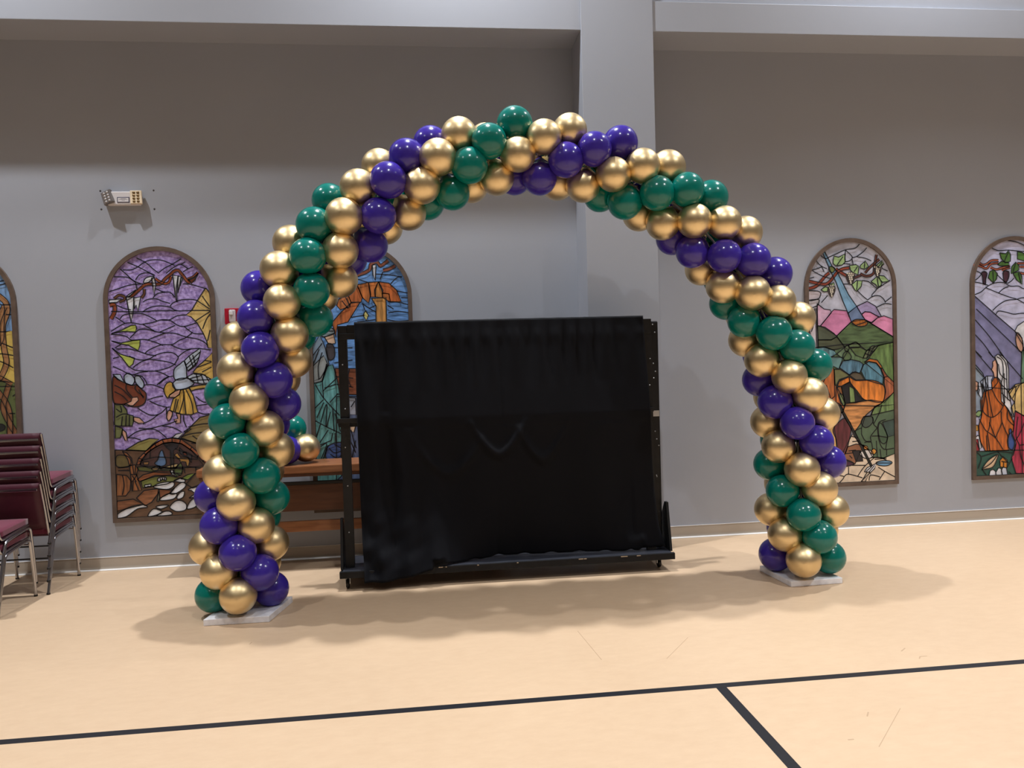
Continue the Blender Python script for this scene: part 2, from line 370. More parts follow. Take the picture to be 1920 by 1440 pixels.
M_drape = mat('black_drape_cloth', (5, 6, 13), .65, spec=.14, sheen=.05, bump=.12, bscale=500)
def drape():
    NX, NZ = 150, 110
    left = [(0, 663, 610), (.2, 667, 700), (.5, 672, 850), (.78, 677, 985), (1, 684, 1094)]
    right = [(0, 1208, 602), (.2, 1213, 690), (.45, 1219, 790), (.8, 1227, 960), (1, 1224, 1012)]
    bot = [(0, 684, 1094, 5.50), (.10, 738, 1090, 5.505), (.2, 790, 1076, 5.53), (.29, 846, 1057, 0), (.4, 905, 1047, 0), (.46, 935, 1041, 0), (.63, 1030, 1037, 0), (.75, 1100, 1034, 0), (.9, 1180, 1033, 0), (.96, 1206, 1029, 0), (1, 1224, 1010, 0)]
    def interp(tab, s, k):
        for a, b in zip(tab, tab[1:]):
            if s <= b[0]:
                f = (s-a[0])/(b[0]-a[0]); return a[k]*(1-f)+b[k]*f
        return tab[-1][k]
    def bottom(s):
        Y = interp(bot, s, 3); x, y = interp(bot, s, 1), interp(bot, s, 2)
        if s < .2: p = on_y(x, y, Y)
        else:
            p = on_z(x, y, .150)
            if s < .29: f = (s-.2)/.09; q = on_y(x, y, 5.53); p = q.lerp(p, f)
            p.y = min(p.y, 5.80 if s < .9 else 5.72)
        return p
    vs = []
    for i in range(NX+1):
        s = i/NX; B = bottom(s); wl_ = 1-min(1, s/.28)
        for j in range(NZ+1):
            t = j/NZ
            lx = on_y(interp(left, t, 1), interp(left, t, 2), 5.62).x; rx = on_y(interp(right, t, 1), interp(right, t, 2), 5.62).x
            x = lx+(rx-lx)*s
            z = 1.925+(B.z-1.925)*t
            # depth: over the top rail, pushed out by the cross bar, then hanging free
            zb = 1.215
            if z > zb: y = 5.648-(1.9-z)/(1.9-zb)*.052
            else:
                f = (zb-z)/(zb-B.z)
                hang = 5.596+.05*math.sin(min(1, f*1.3)*math.pi/2)
                y = hang*(1-f**3)+B.y*f**3
            x = x*(1-t**6)+B.x*t**6
            # folds
            g = math.sin(t*math.pi*.5)
            top = math.exp(-((z-1.80)/.05)**2)
            y += -.004*top*(1+math.sin(s*150+math.sin(s*23)*3))
            pl = max(0, 1-abs(z-1.75)/.35)
            y -= .012*pl*math.sin(s*95+2*math.sin(s*17))
            y -= .026*g*(1-t**8)*math.sin(s*31+1.2*math.sin(t*2.2)+.6)*(.45+.55*wl_)
            y -= .028*wl_*g*math.sin(s*64-t*3.0)
            # swags hanging from the cross bar in the middle
            for sc, zc, dep, wd in ((.47, .93, .030, .10), (.30, .80, .022, .12), (.62, .88, .026, .09)):
                dz = z-zc; arc = dz-(2.6*(abs(s-sc)/wd)**1.6)*.10
                y -= dep*math.exp(-(arc/.045)**2)*math.exp(-((s-sc)/(wd*.9))**4)*(1 if z < 1.19 else 0)
            # crumpled lower left corner and long soft folds
            cr = wl_*max(0, min(1, (.75-z)/.5))
            y -= cr*(.012*math.sin(z*24+s*15+2*math.sin(s*13))+.004*math.sin(z*47-s*51+1.1))
            y -= .010*math.sin(s*19-z*2.4+.8)*max(0, 1-abs(z-.75)/.75)*(1 if z < 1.15 else 0)
            # seam down the middle
            y += .006*math.exp(-((s-.485)/.004)**2)*(1 if z > 1.1 else .2)*(1+.5*math.sin(z*160))
            if t > .9 and s > .26:
                f = (t-.9)/.1; z += .018*f*max(0, math.sin(s*38))*(1-f)*2 + .010*f*max(0, math.sin(s*70+1))
            if s > .88 and z < .34:
                f = min(1, (s-.88)/.08)*min(1, (.34-z)/.12); y -= .05*f*math.sin((.34-z)*14); z += .02*f*max(0, math.sin(s*120))
            if s > .93 and z > .16: y = min(y, 5.650)
            if abs(z-zb) < .05: y = min(y, 5.612)
            if z > 1.82: y = min(y, 5.655)
            if s >= .24: y = max(y, 5.545) if z < .19 else y
            vs.append((x, y, max(z, .006) if s < .27 else max(z, .1455)))
    fs = [(i*(NZ+1)+j, i*(NZ+1)+j+1, (i+1)*(NZ+1)+j+1, (i+1)*(NZ+1)+j) for i in range(NX) for j in range(NZ)]
    o = MB().add(vs, fs, True).build('drape', M_drape)
    so = o.modifiers.new('solidify', 'SOLIDIFY'); so.thickness = .002; so.offset = 1
    return tag(o, 'wide black cloth drape hanging from the rolling frame under the arch', 'curtain')
drape()

# ------------------------------------------------------------------ wooden bench table behind
M_wood = mat('oak_veneer', (163, 108, 70), .35, rgb2=(128, 80, 50), scale=5, stretch=(1, 9, 9), contrast=.5, spec=.5)
M_wdark = mat('dark_walnut', (104, 62, 38), .45, rgb2=(82, 47, 28), scale=5, stretch=(1, 9, 9), contrast=.5)
M_dark = mat('dark_metal_bar', (26, 22, 22), .5)
bt = tag(empty('console_table', (-.6, 6.3, 0)), 'long brown wooden console table against the wall behind arch and drape', 'table'); BO = Vector((-.6, 6.3, 0))
def bbox(name, a, b, m, bev=.003): return MB().box(tuple(Vector(a)-BO), tuple(Vector(b)-BO), bev).build(name, m, bt)
bbox('table_top', (-1.775, 6.12, .782), (.62, 6.53, .842), M_wood, .008)
bbox('top_edge', (-1.76, 6.135, .755), (.60, 6.52, .7815), M_wdark)
bbox('under_bar', (-1.70, 6.24, .675), (.55, 6.27, .70), M_dark)
bbox('apron_panel', (-1.70, 6.245, .465), (.55, 6.27, .674), M_wdark)
bbox('lower_rail', (-1.70, 6.245, .30), (.55, 6.275, .385), M_wood)
for x in (-1.755, .53):
    up = MB()
    pts = [(6.16, .755), (6.17, .45), (6.16, .22), (6.11, .0), (6.16, .0), (6.21, .18), (6.30, .26), (6.42, .26), (6.47, .16), (6.50, 0), (6.54, 0), (6.53, .22), (6.51, .755)]
    n = len(pts)
    vs = [(x-BO.x, y-BO.y, z) for y, z in pts]+[(x+.05-BO.x, y-BO.y, z) for y, z in pts]
    tri = tessellate_polygon([[Vector((y, z, 0)) for y, z in pts]])
    up.add(vs, [tuple(q) for q in tri]+[tuple(k+n for k in q)[::-1] for q in tri]+[(k, (k+1) % n, (k+1) % n+n, k+n) for k in range(n)])
    up.build('end_leg', M_wdark, bt)
# spare balloon cluster left on the table
sc = tag(empty('balloon_cluster', (-1.04, 6.31, .8575)), 'spare cluster of gold, violet and green balloons resting on console table', 'balloons'); SO = Vector((-1.04, 6.31, .8425))
for (x, y, z), c in (((-.972, 6.30, .949), 'g'), ((-1.105, 6.22, .945), 'p'), ((-1.085, 6.37, 1.10), 'n'), ((-1.16, 6.40, .95), 'g')):
    p = Vector((x, y, z)); ce = Vector((-1.08, 6.32, 1.0))
    balloon(p-SO, (p-ce), c, sc, .96)

# ------------------------------------------------------------------ stacking chairs
M_fab = mat('burgundy_fabric', (112, 46, 66), .9, spec=.2, sheen=.3, var=.12, scale=90, bump=.1, bscale=400)
M_fabd = mat('dark_burgundy_vinyl', (70, 22, 38), .5, spec=.4, var=.08, scale=30)
M_steel = mat('chair_chrome', (180, 180, 185), .2, metal=1)
def cushion(a, b, bulge, axis, tilt=None):
    bm = bmesh.new(); bmesh.ops.create_cube(bm, size=1)
    bmesh.ops.subdivide_edges(bm, edges=bm.edges[:], cuts=7, use_grid_fill=True)
    m = MB()
    for v in bm.verts:
        q = v.co*2; rx = 1-max(0, abs(q.x)-.0)**6*.0
        f = (1-abs(q.x)**4)*(1-abs(q.y)**4) if axis == 2 else (1-abs(q.x)**4)*(1-abs(q.z)**4)
        c = v.co.copy()
        if axis == 2: c.z *= .62+.38*f
        else: c.y *= .62+.38*f
        p = Vector((a[0]+(b[0]-a[0])*(c.x+.5), a[1]+(b[1]-a[1])*(c.y+.5), a[2]+(b[2]-a[2])*(c.z+.5)))
        v.co = tilt(p) if tilt else p
    bm.verts.index_update()
    m.add([v.co.copy() for v in bm.verts], [[q.index for q in f.verts] for f in bm.faces], True); bm.free(); return m
def make_chair():
    c = empty('stacking_chair')
    for sx in (-1, 1):
        x = .232*sx
        front = spline([(x, .252, 0), (x, .232, .22), (x, .212, .375), (x, .200, .408), (x, .172, .423), (x, .12, .422)], 4)
        MB().tube(front, .0115, 8).build('leg', M_steel, c)
        rear = spline([(x, .121, .422), (x, .0, .408), (x, -.09, .396), (x, -.122, .385), (x, -.140, .355), (x, -.175, .24), (x, -.252, 0)], 4)
        MB().tube(rear, .0115, 8).build('leg', M_steel, c)
        x2 = .222*sx
        MB().tube(spline([(x2, .20, .440), (x2, .0, .424), (x2, -.13, .410), (x2, -.168, .425), (x2, -.186, .47), (x2, -.228, .64), (x2, -.276, .82)], 4), .009, 8).build('back_upright', M_steel, c)
        for y in (.252, -.252):
            MB().lathe([(.0005, .0), (.0135, .0), (.0135, .012), (.0118, .014)], 8, (x, y, 0)).build('foot_cap', M_rub, c)
    MB().tube([(-.232, -.172, .25), (.232, -.172, .25)], .006, 8).build('stretcher', M_rub, c)
    MB().tube([(-.232, .205, .39), (.232, .205, .39)], .006, 8).build('stretcher', M_steel, c)
    cushion((-.215, -.155, .425), (.215, .215, .485), 1, 2, lambda p: Vector((p.x, p.y, p.z+.055*p.y))).build('seat', M_fab, c)
    MB().box((-.212, -.15, .412), (.212, .21, .4245), .004).build('seat_pan', M_fabd, c)
    lean = lambda p: Vector((p.x, p.y-(p.z-.47)*.262, p.z))
    cushion((-.213, -.200, .475), (.213, -.150, .825), 1, 1, lean).build('backrest', M_fabd, c)
    b = [(-.205, -.2655, .762), (.205, -.2655, .762)]
    MB().box((-.207, -.294, .770), (.207, -.280, .786), .002).build('back_bar', M_steel, c)
    return c
proto = make_chair()
word = ['bottom', 'second from bottom', 'middle', 'second from top', 'top']
for k in range(5):
    o = proto if k == 0 else copy_tree(proto)
    o.location = (-3.027, 6.187+.0125*k, .09*k)
    tag(o, 'burgundy chrome-framed chair, %s of the five-chair stack by the wall' % word[k], 'chair', 'stacked burgundy chairs')
for k in range(2):
    o = copy_tree(proto); o.location = (-3.103, 5.66+.0125*k, .09*k)
    tag(o, 'burgundy chair cut off by the photo edge, %s of the nearer pair' % ('lower', 'upper')[k], 'chair', 'stacked burgundy chairs')

# ------------------------------------------------------------------ emergency light and fire alarm
M_white = mat('white_plastic', (226, 222, 224), .4)
M_navy = mat('navy_print', (40, 42, 80), .5)
M_cream = mat('cream_lens', (235, 215, 185), .3)
M_led = mat('grey_led_face', (110, 104, 102), .35)
M_bronze = mat('bronze_reflector', (128, 105, 70), .3, metal=.6)
c = on_y(235, 373, WY); ex = tag(empty('emergency_light', (c.x, WY, c.z)), 'white twin-head emergency light mounted high on the grey wall', 'emergency light')
MB().box((-.125, -.05, -.058), (.125, 0, .05), .008).build('body', M_white, ex)
MB().box((-.045, -.0525, -.04), (.05, -.0502, .004), .001).build('label_plate', M_navy, ex)
MB().box((-.039, -.0535, -.034), (.044, -.0526, -.002)).build('label_sheet', M_white, ex)
for z, w_ in ((-.009, .02), (-.014, .032), (-.024, .012)):
    MB().box((.003-w_, -.0539, z-.001), (.003+w_, -.0536, z+.001)).build('label_line', M_navy, ex)
def head(x, rz, ry, face, n):
    h = MB().box((-.043, -.015, -.055), (.043, .015, .055), .005).build('lamp_head', M_cream if n else M_led, ex)
    h.location = (x, -.042, .002); h.rotation_euler = (-.12, ry, rz)
    for i in range(2):
        for j in range(4):
            MB().lathe([(.0005, -.006), (.008, -.004), (.0115, 0)], 10, (-.015+.03*i, -.0155, -.036+.024*j), 'y').build('led_lens', face, h)
head(-.118, -.30, -.36, mat('led_dot', (172, 166, 164), .4), 0); head(.10, .15, -.04, M_bronze, 1)
c = on_y(437, 593.5, WY); al = tag(empty('fire_alarm', (c.x, WY, c.z)), 'red fire alarm horn with clear strobe mounted on the wall', 'fire alarm')
M_red = mat('red_plastic', (168, 18, 44), .35)
MB().box((-.056, -.05, -.066), (.056, 0, .066), .006).build('housing', M_red, al)
MB().box((-.018, -.07, -.052), (.035, -.0502, .054), .012).build('strobe', mat('strobe_lens', (205, 195, 198), .15, spec=.8), al)
MB().box((-.014, -.082, .006), (.018, -.0702, .046), .008).build('flash_tube', mat('strobe_clear', (225, 222, 225), .1, spec=.8), al)
# ------------------------------------------------------------------ painted stained-glass murals
M_frame = mat('brown_painted_frame', (104, 86, 74), .6, rgb2=(84, 68, 58), scale=7, stretch=(2, 2, 2), contrast=.4)
M_lead = mat('black_leading', (18, 17, 22), .55)
def paint(rgb, kind=''):
    key = 'paint_%s_%d_%d_%d' % ((kind or 'plain',)+tuple(rgb))
    if key in MATS: return MATS[key]
    if kind == 'speck':      # sponged white flecks
        return mat(key, rgb, .45, rgb2=tuple(min(255, v+58) for v in rgb), scale=44, contrast=.3, detail=3)
    if kind == 'streak':     # vertical brush streaks
        return mat(key, tuple(int(v*.72) for v in rgb), .45, rgb2=tuple(min(255, int(v*1.2)) for v in rgb), scale=14, stretch=(3.0, 1, .5), contrast=.4)
    if kind == 'hstreak':
        return mat(key, tuple(int(v*.74) for v in rgb), .45, rgb2=tuple(min(255, int(v*1.18)) for v in rgb), scale=14, stretch=(.6, 1, 3.2), contrast=.4)
    return mat(key, tuple(int(v*.86) for v in rgb), .45, rgb2=tuple(min(255, int(v*1.1)) for v in rgb), scale=11, contrast=.45)
SPR, BOT = 2.19, .386
def inset(x0, x1, d, n=28):
    c = (x0+x1)/2; r = (x1-x0)/2-d
    return [(x0+d, BOT+d), (x1-d, BOT+d)]+[(c+r*math.cos(a), SPR+r*math.sin(a)) for a in [math.pi*k/n for k in range(n+1)]]
def clip(poly, x0, x1, d=.034):
    # keep paint inside the frame opening: clip against the (convex) opening
    op = inset(x0, x1, d, 20); out = list(poly)
    for k in range(len(op)):
        ax, az = op[k]; bx, bz = op[(k+1) % len(op)]
        ins = lambda p: (bx-ax)*(p[1]-az)-(bz-az)*(p[0]-ax) >= -1e-9
        res = []
        for i in range(len(out)):
            p, q = out[i], out[(i+1) % len(out)]
            ip, iq = ins(p), ins(q)
            if ip: res.append(p)
            if ip != iq:
                d1 = (bx-ax)*(p[1]-az)-(bz-az)*(p[0]-ax); d2 = (bx-ax)*(q[1]-az)-(bz-az)*(q[0]-ax)
                f = d1/(d1-d2); res.append((p[0]+(q[0]-p[0])*f, p[1]+(q[1]-p[1])*f))
        out = res
        if len(out) < 3: return []
    return out
PY = WY-.012
def ribbon(pts, w):
    P = [Vector((x, z, 0)) for x, z in pts]; L, R = [], []
    for i, p in enumerate(P):
        t = (P[min(i+1, len(P)-1)]-P[max(i-1, 0)])
        if t.length < 1e-7: t = Vector((1, 0, 0))
        t.normalize(); n = Vector((-t.y, t.x, 0)); L.append(p+n*w/2); R.append(p-n*w/2)
    return L, R
def mural(name, label, x0, x1, sky, skykind, data):
    cx = (x0+x1)/2
    e = tag(empty(name, (cx, WY, BOT)), label, 'mural', 'stained-glass style murals on the wall'); O = Vector((cx, WY, BOT))
    outer, inner = inset(x0, x1, 0), inset(x0, x1, .034); n = len(outer); m = MB()
    ya, yb = -.026, 0
    v = [(x-O.x, y, z-O.z) for y in (ya, yb) for ring in (outer, inner) for x, z in ring]
    f = []
    for k in range(n):
        q = (k+1) % n
        f += [(k, q, n+q, n+k), (2*n+k, k, q, 2*n+q), (n+k, n+q, 3*n+q, 3*n+k)]
    m.add(v, f); m.build('frame', M_frame, e)
    MB().prism_y([(x-O.x, z-O.z) for x, z in inner], PY-WY, 0).build('painted_sky', paint(sky, skykind), e)
    lead = MB(); lay = [0]
    def toworld(tr, p):
        q = on_y(tr[0]+p[0]/tr[2], tr[1]+p[1]/tr[2], PY); return (q.x, q.z)
    def addlead(pts, w=.0088):
        pts = [p for p in pts]
        seg = []
        def inside(p):
            if not (x0+.030 < p[0] < x1-.030 and p[1] > BOT+.030): return False
            return p[1] < SPR or math.hypot(p[0]-cx, p[1]-SPR) < (x1-x0)/2-.031
        runs = []
        for p in pts:
            if inside(p): seg.append(p)
            else:
                if len(seg) > 1: runs.append(seg)
                seg = []
        if len(seg) > 1: runs.append(seg)
        for s in runs:
            L, R = ribbon(s, w); k = len(L); y = PY-.0075-WY
            lead.add([(p.x-O.x, y, p.y-O.z) for p in L+R], [(i, i+1, k+i+1, k+i) for i in range(k-1)])
    def addpoly(nm, rgb, kind, pts, outline=True):
        c = clip(pts, x0, x1)
        if len(c) < 3: return
        lay[0] += 1; y = PY-WY-.00006*lay[0]-.0004
        tri = tessellate_polygon([[Vector((x, z, 0)) for x, z in c]])
        MB().add([(x-O.x, y, z-O.z) for x, z in c], [tuple(t) for t in tri]).build(nm, paint(rgb, kind), e)
        if outline: addlead(c+[c[0]])
    tr = None
    for d in data:
        k = d[0]
        if k == 'T': tr = d[1:]
        elif k == 'L':
            for ln in d[1]:
                pts = spline([(a, b, 0) for a, b in ln], 6) if len(ln) > 2 else [Vector((ln[0][0]+(ln[1][0]-ln[0][0])*q/6, ln[0][1]+(ln[1][1]-ln[0][1])*q/6, 0)) for q in range(7)]
                addlead([toworld(tr, p) for p in pts])
        elif k == 'V':                                   # vine: name, colour, width, paths
            for ln in d[4]:
                s = [toworld(tr, p) for p in spline([(a, b, 0) for a, b in ln], 6)]
                wv = d[3]/tr[2]/219
                L, R = ribbon(s, wv); poly = [(p.x, p.y) for p in L]+[(p.x, p.y) for p in reversed(R)]
                lay[0] += 1; y = PY-WY-.00006*lay[0]-.0004; kk = len(L)
                ok = [p for p in s if x0+.034 < p[0] < x1-.034]
                if len(ok) < 2: continue
                cl = lambda p: (min(max(p.x, x0+.034), x1-.034), p.y)
                L = [cl(p) for p in L]; R = [cl(p) for p in R]
                MB().add([(p[0]-O.x, y, p[1]-O.z) for p in L+R], [(i, i+1, kk+i+1, kk+i) for i in range(kk-1)]).build(d[1], paint(d[2]), e)
                addlead(L, .0065); addlead(R, .0065)
        elif k == 'G':                                   # grape bunch: name, colour, berry r, centre, rx, rz
            for (gx, gy, gw, gh) in d[3]:
                addpoly('grape_backing', (60, 50, 50), '', [toworld(tr, (gx+gw*.55*math.cos(t*math.pi/6)*(1-.35*math.sin(t*math.pi/6)), gy+gh*.55*math.sin(t*math.pi/6))) for t in range(12)], False)  # dark backing shape behind the pale berries
                for row in range(6):
                    nn = max(1, int(4-row*.55))
                    for q in range(nn):
                        ax, ay = gx+(q-(nn-1)/2)*gw/4+(row % 2)*3, gy-gh/2+(row+.5)*gh/6
                        addpoly('grape', d[2], '', [toworld(tr, (ax+gw/9*math.cos(t*math.pi/4), ay+gh/13*math.sin(t*math.pi/4))) for t in range(8)], False)
        else:                                            # polygon: name, colour, kind, smooth, pts
            nm, rgb, kind, sm, pts = d
            if sm: pts = [(p.x, p.y) for p in spline([(a, b, 0) for a, b in pts], 4, True)]
            addpoly(nm, rgb, kind, [toworld(tr, p) for p in pts])
    if lead.v: lead.build('leading', M_lead, e)
    return e

